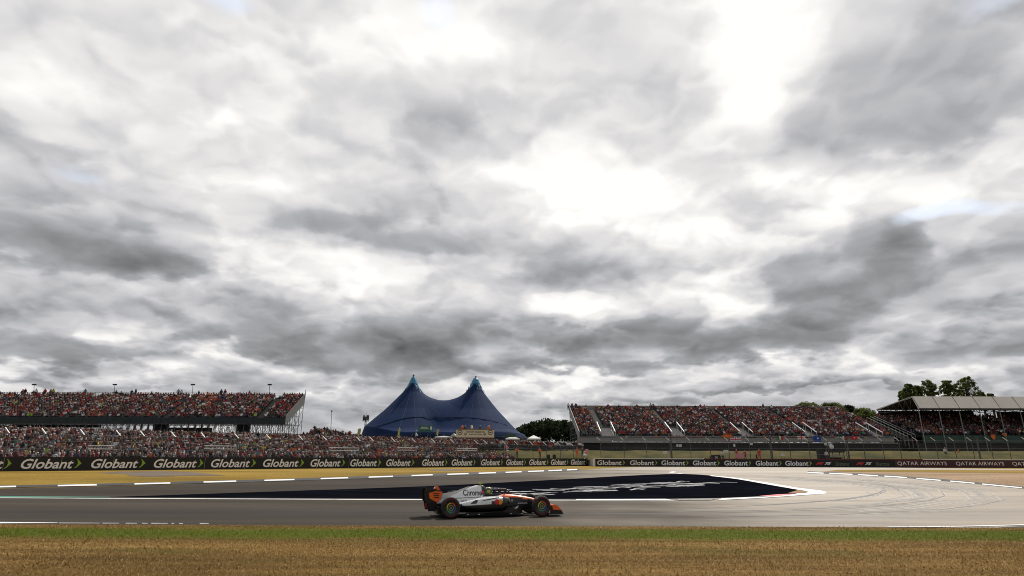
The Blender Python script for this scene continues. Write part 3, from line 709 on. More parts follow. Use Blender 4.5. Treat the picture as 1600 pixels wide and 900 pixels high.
# ================================================================== CATCH FENCES
def fence(label, A, D, Nn, pxs, back, top, wires, tall=()):
    p0 = line_at(pxs[0], A, D, back, Nn); org = Vector((*p0, GZ)); f = empty('catch_fence', org, label, 'fence')
    for px in pxs:
        p = line_at(px, A, D, back, Nn); h = top+(.9 if px in tall else 0)
        mb = MB(org); mb.box((p.x-.035, p.y-.04, GZ-.05), (p.x+.035, p.y+.04, h)); po = mb.build('post', 'dark_steel', f)
        mb = MB(org); q = Vector((p.x-.55, p.y+.1, h+.5)); mb.tube((p.x, p.y, h), q, .055, 4); mb.build('bracket', 'white_metal', po)
    a, b = line_at(pxs[0], A, D, back, Nn), line_at(pxs[-1], A, D, back, Nn)
    mb = MB(org)
    for z in wires: mb.tube((*a, z), (*b, z), .016, 4)
    mb.build('cable', 'galv', f)
    mb = MB(org); mb.add([(a.x, a.y-.06, HC-.6), (b.x, b.y-.06, HC-.6), (b.x, b.y-.06, top), (a.x, a.y-.06, top)], [(0, 1, 2, 3)]); mb.build('mesh', 'fence_mesh', f, fix=False)
fence('tall wire catch fence with white angled brackets behind the left barrier', LA, LD, LN, [-120, -60, 6, 64, 125, 182, 220, 269, 316, 369, 419, 470, 508, 561, 582, 616, 648, 679, 709, 746, 761, 790, 809, 833, 854, 876, 896, 912], 1.0, HC+2.0, (HC+.7, HC+1.4, HC+2.0))
fence('tall wire catch fence with white angled brackets behind the right barrier', RA, RD, RN, [939, 976, 1011, 1048, 1080, 1111, 1140, 1173, 1205, 1236, 1266, 1296, 1324, 1352, 1382, 1409, 1438, 1466, 1495, 1523, 1552, 1580, 1610, 1650, 1700], 1.4, HC+2.75, (HC+.7, HC+1.6, HC+2.75))
for px in (1050, 1207, 1327, 1532):
    p = line_at(px, RA, RD, 2.2, RN); org = Vector((*p, GZ)); 
    mb = MB(org); mb.box((p.x-.09, p.y-.09, GZ), (p.x+.09, p.y+.09, HC+3.3)); mb.box((p.x-.3, p.y-.05, HC+3.3), (p.x+.3, p.y+.05, HC+3.4))
    o = mb.build('lamp_post', 'dark_steel'); tag(o, {1050: 'dark steel post behind the first sponsor words of the right barrier', 1207: 'dark steel post beside the red-suited marshal', 1327: 'dark steel post right of the black camera platform', 1532: 'leaning thick dark post under the covered grandstand'}[px], 'post', 'service posts behind the right barrier')

# ================================================================== GRANDSTANDS
PEOPLE_SEATS = []     # (x, y, z, density key)
def stepped(mb, X0, X1, Yf, Yb, zf, zbk, rows):
    dy, dz = (Yb-Yf)/rows, (zbk-zf)/rows
    for r in range(rows):
        mb.box((X0, Yf+r*dy, zf+r*dz-.30), (X1, Yf+(r+1)*dy+.02, zf+r*dz))
# --- left grandstand on scaffolding
YF, YB = 113.0, 122.0
zF = P(200, 655, YF).z; zTop = P(200, 621, YB).z; zRail = P(200, 613.5, YB+.2).z
X1 = P(446, 655, YF).x; X0 = -128.0
zFa0, zFa1 = P(200, 661.5, YF).z, P(200, 652.5, YF).z
org = Vector((X1, YF, 4.2)); gs = empty('grandstand', org, 'tall open grandstand on scaffolding at the left, packed with spectators above a dark fascia', 'grandstand')
ROWS = 15
mb = MB(org); stepped(mb, X0, X1, YF+.3, YB, zF, zTop, ROWS); mb.build('seating_deck', 'deck_grey', gs)
mb = MB(org)
for k in range(60):
    x = X1-k*1.42
    if x < X0+1.5: break
    mb.box((x-1.39, YF-.02+(.02 if k % 2 else 0), zFa0+.05), (x, YF+.06+(.02 if k % 2 else 0), zFa1))
mb.build('fascia', 'fascia_green', gs)
mb = MB(org); mb.box((X0, YF+.05, zFa1), (X1, YF+.10, zFa1+.05)); mb.box((X0, YF+.04, zFa0-.12), (X1, YF+.3, zFa0+.04)); mb.build('beam', 'dark_steel', gs)
mb = MB(org); mb.prism([(X1+.02, YF-.1, zFa0-.1), (X1+.02, YF-.1, zFa1+.5), (X1+.02, YB+.3, zTop+.95), (X1+.02, YB+.3, zTop-1.2)], (.06, 0, 0)); mb.build('side_panel', 'deck_grey', gs)
mb = MB(org); mb.tube((X0, YB+.25, zRail), (X1+.1, YB+.25, zRail), .035, 4); mb.tube((X0, YB+.25, zRail-.5), (X1+.1, YB+.25, zRail-.5), .02, 4)
x = X1+.1
while x > X0: mb.tube((x, YB+.25, zTop-.2), (x, YB+.25, zRail+.05), .03, 4); x -= 1.55
mb.tube((X1+.1, YB+.25, zTop), (X1+.1, YB+.25, zRail+.6), .06, 5); mb.build('guard_rail', 'dark_steel', gs)
AISL = [P(x_, 655, YF).x for x_ in (404, 255, 96, -40)]
for ax in AISL:
    mb = MB(org); dy, dz = (YB-YF-.3)/30, (zTop-zF)/30
    for r in range(30): mb.box((ax-.6, YF+.3+r*dy, zF+r*dz-.1), (ax+.6, YF+.3+(r+1)*dy, zF+(r+1)*dz+.04))
    mb.build('stair', 'deck_grey', gs)
mb = MB(org)          # scaffold frame
zg = 4.0
for yy in (113.3, 115.6, 117.9, 120.2, 122.2):
    zt = zF+(yy-YF)/(YB-YF)*(zTop-zF)-.4
    x = X1-.05; k = 0
    while x > X0:
        mb.tube((x, yy, zg), (x, yy, zt), .055, 4)
        if True:
            zc = zg
            while zc+1.2 < zt:
                if (k+int(zc*3)) % 2: mb.tube((x, yy, zc), (x-1.25, yy, min(zc+1.7, zt)), .035, 3)
                else: mb.tube((x-1.25, yy, zc), (x, yy, min(zc+1.7, zt)), .035, 3)
                zc += 1.7
        x -= 1.25; k += 1
    zc = zg+.8
    while zc < zt: mb.tube((X0, yy, zc), (X1, yy, zc), .04, 3); zc += 1.7
for x in np.arange(X1-.05, X0, -2.5):
    mb.tube((x, YF+.3, zg), (x, YB, zTop-2.4), .045, 3); mb.tube((x, YF+.3, zF-.6), (x, YB+.2, zTop-.7), .07, 4); mb.tube((x, YF+2.3, zg), (x, YB+.2, zF+.5), .04, 3)
mb.build('scaffold', 'steel', gs)
for (a, b, t0, t1) in ((-260, 20, 664, 672), (20, 158, 663, 668), (240, 262, 663, 681), (370, 389, 662, 683), (262, 330, 668, 682)):
    pa, pb = P(a, t0, 114.5), P(b, t1, 114.5)
    mb = MB(org); mb.box((pa.x, 114.4, pb.z), (pb.x, 114.5, pa.z)); mb.build('screen', 'dark_cloth', gs)
for r in range(ROWS):
    y = YF+.3+(r+.45)*(YB-YF-.3)/ROWS; z = zF+r*(zTop-zF)/ROWS
    x = X1-.4
    while x > -112:
        if all(abs(x-ax) > .62 for ax in AISL): PEOPLE_SEATS.append((x+RNG.normal(0, .05), y, z, .96, 'L'))
        x -= .5
# floodlights on the back of the stand
FLD = ['floodlight on a thin pole at the back of the left grandstand, farthest left', 'floodlight on a thin pole behind the left grandstand, second from the left', 'floodlight on a thin pole behind the left grandstand, third from the left', 'floodlight on a thin pole nearest the right end of the left grandstand']
for i, px in enumerate((53, 179, 301, 421)):
    b_, t_ = P(px-.5, 618, YB+.5), P(px+.5, 601, YB+.5)
    e = empty('floodlight', b_, FLD[i], 'floodlight', 'floodlights along the back of the left grandstand')
    mb = MB(b_); mb.tube(b_, t_, .045, 6); mb.build('pole', 'dark_steel', e)
    for s in (-1, 1):
        mb = MB(b_); mb.box((t_.x+s*.2-.17, t_.y-.15, t_.z-.12), (t_.x+s*.2+.17, t_.y+.15, t_.z+.14)); mb.build('lamp', 'dark_cloth', e)

# --- right open grandstand
YF2, YB2 = 130.0, 151.0
zF2 = P(1150, 682.5, YF2).z; zT2 = P(1150, 641, YB2).z
xl = P(906, 682, YF2).x; xr = P(1402, 682, YF2).x; ROWS2 = 24
org = Vector((xl, YF2, 3.6)); g2 = empty('grandstand', org, 'long open grandstand right of the blue tent, full of spectators, with grey entry stairs', 'grandstand')
xr_at = lambda y: xr-(y-YF2)*.02
dy, dz = (YB2-YF2)/ROWS2, (zT2-zF2)/ROWS2
VOM = [(P(v, 675, YF2+5).x, P(w, 675, YF2+5).x) for v, w in ((935, 957), (1043, 1062), (1147, 1166), (1246, 1263), (1347, 1363))]
mb = MB(org)
segs = []; prev = xl
for a, b in VOM: segs.append((prev, a)); prev = b
segs.append((prev, xr))
VR = 8
for r in range(ROWS2):
    y0, y1, z = YF2+r*dy, YF2+(r+1)*dy+.02, zF2+r*dz
    if r >= VR or r < 1: mb.box((xl, y0, z-.3), (xr, y1, z))
    else:
        for a, b in segs: mb.box((a, y0, z-.3), (b, y1, z))
mb.build('seating_deck', 'deck_grey', g2)
for i, (a, b) in enumerate(VOM):
    mb = MB(org); mb.box((a, YF2+dy, zF2-.6), (b, YF2+VR*dy, zF2+.05)); mb.box((a, YF2+VR*dy-.15, zF2), (b, YF2+VR*dy-.02, zF2+VR*dz-.3))
    for r in range(16): mb.box((a+.2, YF2+dy+r*.42, zF2+.05+r*.13-.1), (b-.2, YF2+dy+(r+1)*.42, zF2+.05+(r+1)*.13))
    v = mb.build('entry_stair', 'stair_grey', g2)
    for xx in (a, b):
        mb = MB(org); mb.tube((xx, YF2+dy*1.5, zF2+1.0), (xx, YF2+VR*dy, zF2+VR*dz+1.0), .10, 5)
        for k in (1.5, 4, 7, VR): mb.tube((xx, YF2+dy*k, zF2+(k-1)*dz), (xx, YF2+dy*k, zF2+(k-.3)*dz+.9), .05, 4)
        mb.build('handrail', 'white_metal', v)
    cx = (a+b)/2-.9
    mb = MB(org)
    for r in range(VR, ROWS2): mb.box((cx-.6, YF2+r*dy, zF2+r*dz-.1), (cx+.6, YF2+(r+1)*dy, zF2+r*dz+.16))
    mb.build('stair', 'stair_grey', g2)
mb = MB(org)
mb.prism([(xl-.15, YF2-.1, zF2-1.0), (xl-.15, YF2-.1, zF2+1.0), (xl-.15, YB2, zT2+1.0), (xl-.15, YB2, zT2-.9)], (.1, 0, 0)); mb.build('side_panel', 'rail_grey', g2)
# front walkway rail with upright bars, and the dark wall under it
rz0, rz1 = P(1150, 691.5, YF2-1).z, P(1150, 682.2, YF2-1).z
xrr = P(1397, 686, YF2-1).x; xll = P(957, 686, YF2-1).x
mb = MB(org)
x = xll
while x < xrr: mb.tube((x, YF2-1, rz0), (x, YF2-1, rz1), .035, 4); x += 1.1
mb.box((xll, YF2-1.05, rz1-.06), (xrr, YF2-.95, rz1+.08)); mb.box((xll, YF2-1.0, rz0+.1), (xrr, YF2-.97, rz1-.25)); mb.build('guard_rail', 'rail_grey', g2)
mb = MB(org); mb.box((xl-1.6, YF2-1.0, P(1150, 702.5, YF2-1).z-.8), (xrr+1, YF2-.4, P(1150, 692.5, YF2-1).z)); mb.build('front_wall', 'dark_cloth', g2)
mb = MB(org); mb.box((xl-1.4, YF2-1.3, P(1150, 692.6, YF2-1).z), (xrr+.6, YF2+1.2, P(1150, 691.2, YF2-1).z)); mb.box((xl-.6, YF2-1.1, P(930, 691, YF2-1).z), (xll-.1, YF2-.6, P(930, 684, YF2-1).z)); mb.build('walkway', 'rail_grey', g2)
mb = MB(org)
for x in np.arange(xl, xr, 3.2):
    for y in (131, 138, 144.5, 151): mb.tube((x, y, 3.4), (x, y, zF2+(y-YF2)/(YB2-YF2)*(zT2-zF2)-.3), .08, 4)
for y0_, y1_ in ((131, 138), (138, 144.5), (144.5, 151)):
    for x in (xl+.02, xl+3.2):
        mb.tube((x, y0_, 3.5), (x, y1_, zF2+(y1_-YF2)/(YB2-YF2)*(zT2-zF2)-.5), .05, 4); mb.tube((x, y0_, zF2), (x, y1_, zF2), .05, 4)
for k, h in enumerate((4.5, 6, 7.5, 9)): mb.tube((xl+.02, 131+k*4, h), (xl+.02, 151, h), .05, 4)
mb.build('scaffold', 'steel', g2)
mb = MB(org); mb.box((xl, YB2+.1, zT2-.3), (xr, YB2+.2, zT2+1.05)); 
mb.build('rear_rail', 'rail_grey', g2)
for r in range(ROWS2):
    y = YF2+(r+.5)*dy; z = zF2+r*dz; x = xl+.4
    while x < xr-.3:
        ok = True
        for a, b in VOM:
            if r < VR and a-.3 < x < b+.3: ok = False
            if r >= VR and abs(x-((a+b)/2-.9)) < .85: ok = False
        if r < 1: ok = ok and RNG.random() < .9
        if ok: PEOPLE_SEATS.append((x+RNG.normal(0, .05), y, z, .95, 'R'))
        x += .5

# --- covered grandstand on the far right
YF3, YR3, YB3 = 155.0, 157.0, 173.0
ze = P(1520, 637.5, YF3).z; zr = P(1520, 619.5, YR3).z; zk = P(1368, 639.5, YB3).z
xa = P(1436, 636, YF3).x; xb = xa+62; BAY = P(1520, 650, YF3).x-P(1488.2, 650, YF3).x
org = Vector((xa, YF3, 3.5)); g3 = empty('grandstand', org, 'roofed grandstand at the far right with a pale sloping roof and shaded seats', 'grandstand')
mb = MB(org)
k = 0; x = xa
while x < xb:
    mb.prism([(x+.06, YF3, ze), (x+.06, YR3, zr), (x+.06, YR3+.1, zr-.12), (x+.06, YF3+.1, ze-.12)], (BAY-.12, 0, 0)); x += BAY
rf = mb.build('roof_front', 'roof_cream', g3)
mb = MB(org); mb.prism([(xa, YR3, zr), (xa, YB3, zk), (xa, YB3, zk-.2), (xa, YR3, zr-.2)], (xb-xa, 0, 0)); mb.build('roof', 'roof_under', g3)
mb = MB(org); x = xa
while x < xb+1:
    mb.prism([(x-.06, YF3-.03, ze-.03), (x-.06, YR3-.03, zr+.04), (x-.06, YR3+.2, zr-.3), (x-.06, YF3+.15, ze-.35)], (.12, 0, 0))
    mb.tube((x, YF3+.2, ze-.3), (x, YB3, zk-1.1), .09, 4); mb.tube((x, YR3+.2, zr-.2), (x, YB3, zk-.3), .12, 4)
    for q in range(6):
        y0_ = YR3+.5+q*2.6; f0 = (y0_-YR3)/(YB3-YR3); f1 = (y0_+1.3-YR3)/(YB3-YR3)
        mb.tube((x, y0_, zr+(zk-zr)*f0-.3), (x, y0_+1.3, ze-.3+(zk-1.1-ze+.3)*(f1)), .06, 4); mb.tube((x, y0_+1.3, ze-.3+(zk-1.1-ze+.3)*(f1)), (x, min(YB3, y0_+2.6), zr+(zk-zr)*min(1, (y0_+2.6-YR3)/(YB3-YR3))-.3), .06, 4)
    x += BAY
for y in np.arange(YR3+1, YB3, 2.2):
    f = (y-YR3)/(YB3-YR3); mb.box((xa, y-.06, zr+(zk-zr)*f-.42), (xb, y+.06, zr+(zk-zr)*f-.22))
mb.box((xa-.1, YF3-.06, ze-.42), (xb, YF3+.1, ze-.14)); mb.build('roof_truss', 'roof_rib', g3)
mb = MB(org); mb.prism([(xa-.08, YF3-.05, ze-.2), (xa-.08, YR3-.05, zr), (xa-.08, YB3+.4, zk+.05), (xa-.08, YB3+.4, zk-.2), (xa-.08, YR3, zr-.35), (xa-.08, YF3+.3, ze-.3)], (.12, 0, 0)); mb.build('gable_trim', 'canvas_white', g3)
x = xa+.3
while x < xb:
    mb = MB(org); mb.tube((x, YF3+.4, 2.4), (x-.3, YF3+.4, ze-.2), .11, 6); mb.build('post', 'rail_grey', g3); x += BAY
zF3, zT3 = P(1500, 681, YF3+2).z, P(1500, 652, YB3-1).z; ROWS3 = 17
xs0 = xa-1.2
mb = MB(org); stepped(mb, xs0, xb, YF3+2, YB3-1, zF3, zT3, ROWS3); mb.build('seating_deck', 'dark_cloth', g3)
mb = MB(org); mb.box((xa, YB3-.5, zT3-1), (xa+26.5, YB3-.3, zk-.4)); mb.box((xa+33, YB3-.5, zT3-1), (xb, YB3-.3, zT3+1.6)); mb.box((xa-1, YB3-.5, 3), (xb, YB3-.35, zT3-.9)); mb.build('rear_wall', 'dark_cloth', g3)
f0_, f1_ = P(1500, 692.5, YF3+1).z, P(1500, 680.3, YF3+1).z
mb = MB(org); x = xa+.2
while x < xb: mb.box((x, YF3+1, f0_), (x+BAY-.05, YF3+1.12, f1_)); x += BAY
mb.build('fascia', 'fascia_green_light', g3)
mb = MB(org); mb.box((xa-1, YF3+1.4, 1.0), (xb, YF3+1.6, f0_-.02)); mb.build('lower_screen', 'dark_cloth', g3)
mb = MB(org)
for dx in (0, .9, 2.0):   # open stair and rails on the left end
    a_, b_ = (xs0-dx, YF3+1.5, zF3+.2-dx*.2), (xs0-dx-.6, YB3-1, zT3+.3-dx*.2); mb.tube(a_, b_, .07, 5)
    for q in range(12):
        t = q/11; pz = a_[2]+(b_[2]-a_[2])*t; px_ = a_[0]+(b_[0]-a_[0])*t; py_ = a_[1]+(b_[1]-a_[1])*t; mb.tube((px_, py_, pz), (px_, py_, max(3.5, pz-3.0)), .04, 4)
mb.build('side_rail', 'rail_grey', g3)
mb = MB(org)
for q in range(20): mb.box((xs0-2.0, YF3+2+q*.8, zF3-1.2+q*(zT3-zF3)/20), (xs0-.05, YF3+2.8+q*.8, zF3-1.0+q*(zT3-zF3)/20))
mb.build('side_stair', 'deck_grey', g3)
for r in range(ROWS3):
    y = YF3+2+(r+.5)*(YB3-YF3-3)/ROWS3; z = zF3+r*(zT3-zF3)/ROWS3; x = xs0+.4
    while x < xa+34:
        if (x-xa) % (BAY*2) > .9: PEOPLE_SEATS.append((x+RNG.normal(0, .06), y, z, .62, 'C'))
        x += .52

# ================================================================== BIG TOP TENT
YT = 170.0
S = YT/986.0
cx_ = (646+743)/2; base = P(cx_, 687.5, YT); TC = Vector((base.x, YT, base.z))
prof_r = np.array([0, 3, 6, 9, 16, 27, 42.5, 60, 71, 77.5, 84, 90, 125]); prof_h = np.array([90, 86, 81, 75, 65, 53.2, 37, 21.5, 11.5, 6, 2, .5, 0])
masts = [P(646, 592, YT).x-TC.x, P(743.3, 592, YT).x-TC.x]
HX, HY = 131*S, 112*S
def tent_h(x, y):
    hs = []
    for mx in masts:
        k = 1.16 if mx > 0 and x > mx else 1.0
        r_ = math.hypot((x-mx)*k, y*.92)/S; hs.append(float(np.interp(r_, prof_r, prof_h)))
    q_ = 1.22; v_ = (hs[0]**q_+hs[1]**q_)**(1/q_); m_ = max(hs); t_ = sm((m_-58)/30)
    return v_*(1-t_)+(m_+.15*min(hs))*t_
RIMH = 8.5*S
org = TC.copy(); tent = empty('circus_tent', org, 'huge blue twin-peaked big top tent with cyan mast tips', 'tent')
mb = MB(org); nr, na = 46, 120
vs, fs = [], []
hub = [(masts[0], 0), (masts[1], 0)]
# grid in x and y, clipped to a rounded outline
gxn, gyn = 262, 120
for i in range(gxn+1):
    for j in range(gyn+1):
        u, v = -1+2*i/gxn, -1+2*j/gyn
        x_ = u*math.sqrt(1-v*v/2)*HX; y_ = v*math.sqrt(1-u*u/2)*HY
        rho = math.sqrt((x_/HX)**2+(y_/HY)**2); edge = sm((1-rho)/.05)
        z_ = RIMH*.35+(tent_h(x_, y_)*S)*min(1, edge+.0)+RIMH*.65*sm((1-rho)/.05)
        if rho > .999: z_ = RIMH*.35
        vs.append((TC.x+x_, TC.y+y_, TC.z+z_))
for i in range(gxn):
    for j in range(gyn): a = i*(gyn+1)+j; fs.append((a, a+gyn+1, a+gyn+2, a+1))
mb.add(vs, fs); canopy = mb.build('canopy', 'tent_blue', tent, smooth=True)
mb = MB(org)
for i in range(90):
    t0, t1 = 2*math.pi*i/90, 2*math.pi*(i+1)/90; k = .985
    p0 = (TC.x+HX*k*math.cos(t0), TC.y+HY*k*math.sin(t0)); p1 = (TC.x+HX*k*math.cos(t1), TC.y+HY*k*math.sin(t1))
    mb.add([(*p0, TC.z-2.2), (*p1, TC.z-2.2), (*p1, TC.z+RIMH*.6), (*p0, TC.z+RIMH*.6)], [(0, 1, 2, 3)])
mb.build('side_wall', 'tent_navy', tent)
bvh_t = BVHTree.FromPolygons([Vector(v) for v in mb.v[:0]] + [Vector(v) for v in vs], fs)
def on_tent(px, py, lift=.12):
    d = ray(px, py).normalized(); h = bvh_t.ray_cast(CAM, d)
    return None if h[0] is None else h[0]-d*lift
mb = MB(org)            # sewn seams running down the canvas from each mast, and guy ropes
def tz_(x_, y_):
    rho = math.sqrt((x_/HX)**2+(y_/HY)**2); return TC.z+RIMH*.35+tent_h(x_, y_)*S*min(1, sm((1-rho)/.05))+RIMH*.65*sm((1-rho)/.05)
for mx in masts:
    for q in range(22):
        a_ = 2*math.pi*q/22+.1; pts = []
        for r__ in np.linspace(2.0, 26, 30):
            x_, y_ = mx+r__*math.cos(a_), r__*math.sin(a_)
            if (x_/HX)**2+(y_/HY)**2 > .96 or (mx < 0 and x_ > 0) or (mx > 0 and x_ < 0): break
            pts.append((TC.x+x_, TC.y+y_, tz_(x_, y_)+.01))
        if len(pts) > 3: mb.path(pts, .012, 3)
mb.build('canvas_seam', 'tent_seam', tent)
mb = MB(org)
for q in range(36):
    a_ = 2*math.pi*(q+.5)/36; c0, s0 = math.cos(a_), math.sin(a_); mb.tube((TC.x+HX*c0*.985, TC.y+HY*s0*.985, TC.z+RIMH*.6), (TC.x+HX*c0+2.6*c0, TC.y+HY*s0+2.6*s0, TC.z-1.5), .02, 3)
mb.build('guy_rope', 'dark_steel', tent)
seam = [(563, 676.5), (575, 671.5), (590, 666.5), (605, 661.5), (620, 656.5), (633, 653.2), (645, 651.9), (660, 651.6), (680, 651.7), (700, 651.9), (720, 652.2), (740, 653), (757, 655.5), (775, 659.5), (790, 664), (803, 669), (813, 673.5), (822, 678)]
mb = MB(org); pts = [on_tent(*p) for p in seam]; pts = [p for p in pts if p is not None]
mb.path(pts, .09, 4); mb.build('seam', 'tent_seam', tent)
for k, (mx, tp) in enumerate(zip(masts, (585.5, 588.0))):
    px = (646, 743.3)[k]; top = P(px, tp+2.5, YT); x0 = TC.x+mx
    zc0 = P(px, 602, YT).z
    mb = MB(org); mb.lathe([(7.6*S, zc0-top.z+2.0*S), (5.3*S, zc0-top.z+7.5*S), (3.4*S, zc0-top.z+11.5*S), (1.3*S, -.2*S), (.4*S, 1.2*S), (.01, 1.8*S)], (x0, YT, top.z), 'z', 24); cap = mb.build('mast_cap', 'tent_cyan', tent, smooth=True)
    mb = MB(org); mb.tube(top, top+Vector((0, 0, 3.0*S)), .08, 6); mb.box((x0-.25, YT-.2, top.z+1.2*S), (x0+.25, YT+.2, top.z+2.4*S)); mb.build('finial', 'dark_steel', tent)
    mb = MB(org)            # flame shaped fringe hanging down from the cap
    for q in range(14):
        a = 2*math.pi*q/14; ln = (10, 15, 8, 13)[q % 4]*S; n_ = 7; L_, R__ = [], []
        for s_ in range(n_+1):
            t = s_/n_; w_ = .17*(1-t)*(1+.5*math.sin(t*9)); r_px = np.interp(top.z-S*3-(zc0-.2-t*ln)+0, [0], [0]) if 0 else None
            z_ = zc0+.25-t*ln; hh = (z_-TC.z)/S-RIMH/S
            rr = np.interp(hh, [53, 65, 75, 81, 87, 93], [27, 16, 9, 6, 3, 1])*S+.12
            for arr, sg in ((L_, -1), (R__, 1)):
                aa = a+sg*w_+.12*math.sin(t*5+q); arr.append((x0+rr*math.cos(aa), YT+rr*math.sin(aa), z_))
        mb.add(L_+R__, [(i, i+1, n_+1+i+1, n_+1+i) for i in range(n_)])
    mb.build('fringe', 'tent_cyan', tent)
mb = MB(org)                # the rear peak just showing left of the right-hand mast
for dx, y_ in ((-5.5, 596), (-8, 601), (-11, 606), (-14, 611)):
    p = P(743+dx, y_, YT+3); mb.lathe([(1.6*S, -6*S), (.7*S, -1*S), (.15*S, 2.5*S)], p, 'z', 8)
mb.build('rear_peak', 'tent_cyan', tent)
# ---- sign boards, flags and small tents in front of the big top
def board(name, label, cat, x0, y0, x1, y1, Y, m, th=.3):
    a, b = P(x0, y1, Y), P(x1, y0, Y); org = Vector(((a.x+b.x)/2, Y, a.z)); e = empty(name, org, label, cat)
    mb = MB(org); mb.box((a.x, Y, a.z), (b.x, Y+th, b.z)); mb.build('board', m, e); return e, org, a, b
YS = 140.0
e, org, a, b = board('sign_board', 'cream vintage style sign board with brown lettering above a booth before the tent', 'sign', 712.5, 671, 772, 683.5, YS, 'cream', .6)
W_ = b.x-a.x; H_ = b.z-a.z
lettering('lettering', 'VICTORY RANGE CO.', (a.x+W_*.26, YS-.03, a.z+H_*.58), (1, 0, 0), (0, 0, 1), W_*.50, H_*.2, 'brown_paint', e, org, .02)
lettering('lettering', 'SHOOTING', (a.x+W_*.34, YS-.03, a.z+H_*.30), (1, 0, 0), (0, 0, 1), W_*.34, H_*.16, 'brown_paint', e, org, .02)
for fx, rr in ((.10, .17), (.90, .17), (.245, .09), (.755, .09)):
    mb = MB(org); c_ = (a.x+W_*fx, YS-.03, a.z+H_*(.62 if rr > .1 else .42)); mb.lathe([(H_*rr*1.35, 0), (H_*rr*1.35*1.35, 0)], c_, 'y', 20); 
    mb.box((c_[0]-H_*rr*.8, YS-.04, c_[2]-H_*.05), (c_[0]+H_*rr*.8, YS-.02, c_[2]+H_*.05)); mb.build('emblem', 'brown_paint', e)
mb = MB(org); mb.box((a.x-.1, YS-.3, a.z-.5), (b.x+.1, YS+.7, a.z)); mb.box((a.x-.1, YS-.2, b.z), (b.x+.1, YS+.6, b.z+.12)); mb.build('trim', 'brown_paint', e)
for fx, m_ in ((.16, 'orange_cloth'), (.41, 'cream'), (.63, 'dark_steel'), (.86, 'orange_cloth'), (.24, 'dark_steel')):
    mb = MB(org); mb.lathe([(.26, 0), (.3, .3), (.2, .65), (.05, .8)], (a.x+W_*fx, YS+.2, b.z+.12), 'z', 8); mb.build('ornament', m_, e)
mb = MB(org); mb.box((a.x+.3, YS+.3, 3.4), (a.x+.5, YS+.5, a.z-.5)); mb.box((b.x-.5, YS+.3, 3.4), (b.x-.3, YS+.5, a.z-.5)); mb.box((a.x+.3, YS+2, 3.4), (b.x-.3, YS+2.2, a.z-.3)); mb.build('frame', 'brown_paint', e)
e, org, a, b = board('sign_board', 'dark green sign with white writing in front of the blue tent', 'sign', 654, 665, 676.5, 674.2, 150, 'sign_green', .15)
W_ = b.x-a.x; H_ = b.z-a.z
lettering('lettering', 'WELCOME', (a.x+W_*.16, 149.96, a.z+H_*.58), (1, 0, 0), (0, 0, 1), W_*.46, H_*.22, 'letter_white', e, org, .03)
lettering('lettering', 'TO SILVERSTONE', (a.x+W_*.07, 149.96, a.z+H_*.40), (1, 0, 0), (0, 0, 1), W_*.64, H_*.14, 'letter_white', e, org, .03)
mb = MB(org); mb.box((a.x+W_*.80, 149.95, a.z+H_*.25), (a.x+W_*.84, 149.97, a.z+H_*.85)); mb.box((a.x+W_*.90, 149.95, a.z+H_*.25), (a.x+W_*.94, 149.97, a.z+H_*.85)); mb.box((a.x+W_*.85, 149.95, a.z+H_*.5), (a.x+W_*.89, 149.97, a.z+H_*.85)); mb.build('emblem', 'letter_white', e)
mb = MB(org); mb.box((a.x+.4, 150.05, 3.6), (a.x+.5, 150.15, a.z)); mb.build('post', 'dark_steel', e); mb = MB(org); mb.box((b.x-.5, 150.05, 3.6), (b.x-.4, 150.15, a.z)); mb.build('post', 'dark_steel', e)
FL = ['yellow feather flag beside the left edge of the blue tent', 'yellow feather flag in front of the middle left of the blue tent', 'yellow feather flag just right of the green sign']
for i, (px, y0, y1) in enumerate(((560, 669, 685), (622.5, 669, 686), (683, 670, 682))):
    t_, b_ = P(px+1.5, y0, 132), P(px-.5, y1, 132); org = Vector((b_.x, 132, 4.0)); e = empty('feather_flag', org, FL[i], 'flag', 'yellow feather flags before the tent')
    mb = MB(org); mb.tube((b_.x, 132, 4.0), t_, .05, 5); mb.build('pole', 'white_metal', e)
    w_ = .62 if i == 0 else .45
    mb = MB(org); q = [(b_.x-w_*.5, 132, b_.z+.3), (b_.x+w_*.5, 132, b_.z+.3), (t_.x+w_*.6, 132.1, t_.z-.3), (t_.x+w_*.3, 132.1, t_.z), (t_.x-w_*.5, 132.1, t_.z-.2)]; mb.prism(q, (0, .03, 0)); mb.build('cloth', 'flag_yellow', e)
# white marquees
def marquee(label, x0, x1, ye, yp, Y, gable, m='canvas_white', depth=5):
    a, b = P(x0, ye, Y), P(x1, ye, Y); zp = P((x0+x1)/2, yp, Y).z; org = Vector(((a.x+b.x)/2, Y, 3.8)); e = empty('marquee', org, label, 'tent', 'small tents before the big top')
    mb = MB(org)
    if gable:
        mb.prism([(a.x, Y, a.z), (b.x, Y, b.z), ((a.x+b.x)/2, Y, zp)], (0, depth, 0))
    else:
        c = ((a.x+b.x)/2, Y+depth/2, zp); mb.add([(a.x, Y, a.z), (b.x, Y, a.z), (b.x, Y+depth, a.z), (a.x, Y+depth, a.z), c, (a.x, Y, a.z-.3), (b.x, Y, a.z-.3), (b.x, Y+depth, a.z-.3), (a.x, Y+depth, a.z-.3)], [(0, 1, 4), (1, 2, 4), (2, 3, 4), (3, 0, 4), (0, 5, 6, 1), (1, 6, 7, 2), (2, 7, 8, 3), (3, 8, 5, 0)])
    mb.build('roof', m, e)
    for x_ in (a.x+.1, b.x-.1):
        for y_ in (Y+.1, Y+depth-.1):
            mb = MB(org); mb.tube((x_, y_, 3.5), (x_, y_, a.z), .06, 5); mb.build('leg', 'white_metal', e)
marquee('long flat white canopy left of the cream sign board', 679, 704, 682.2, 680.6, 143, False)
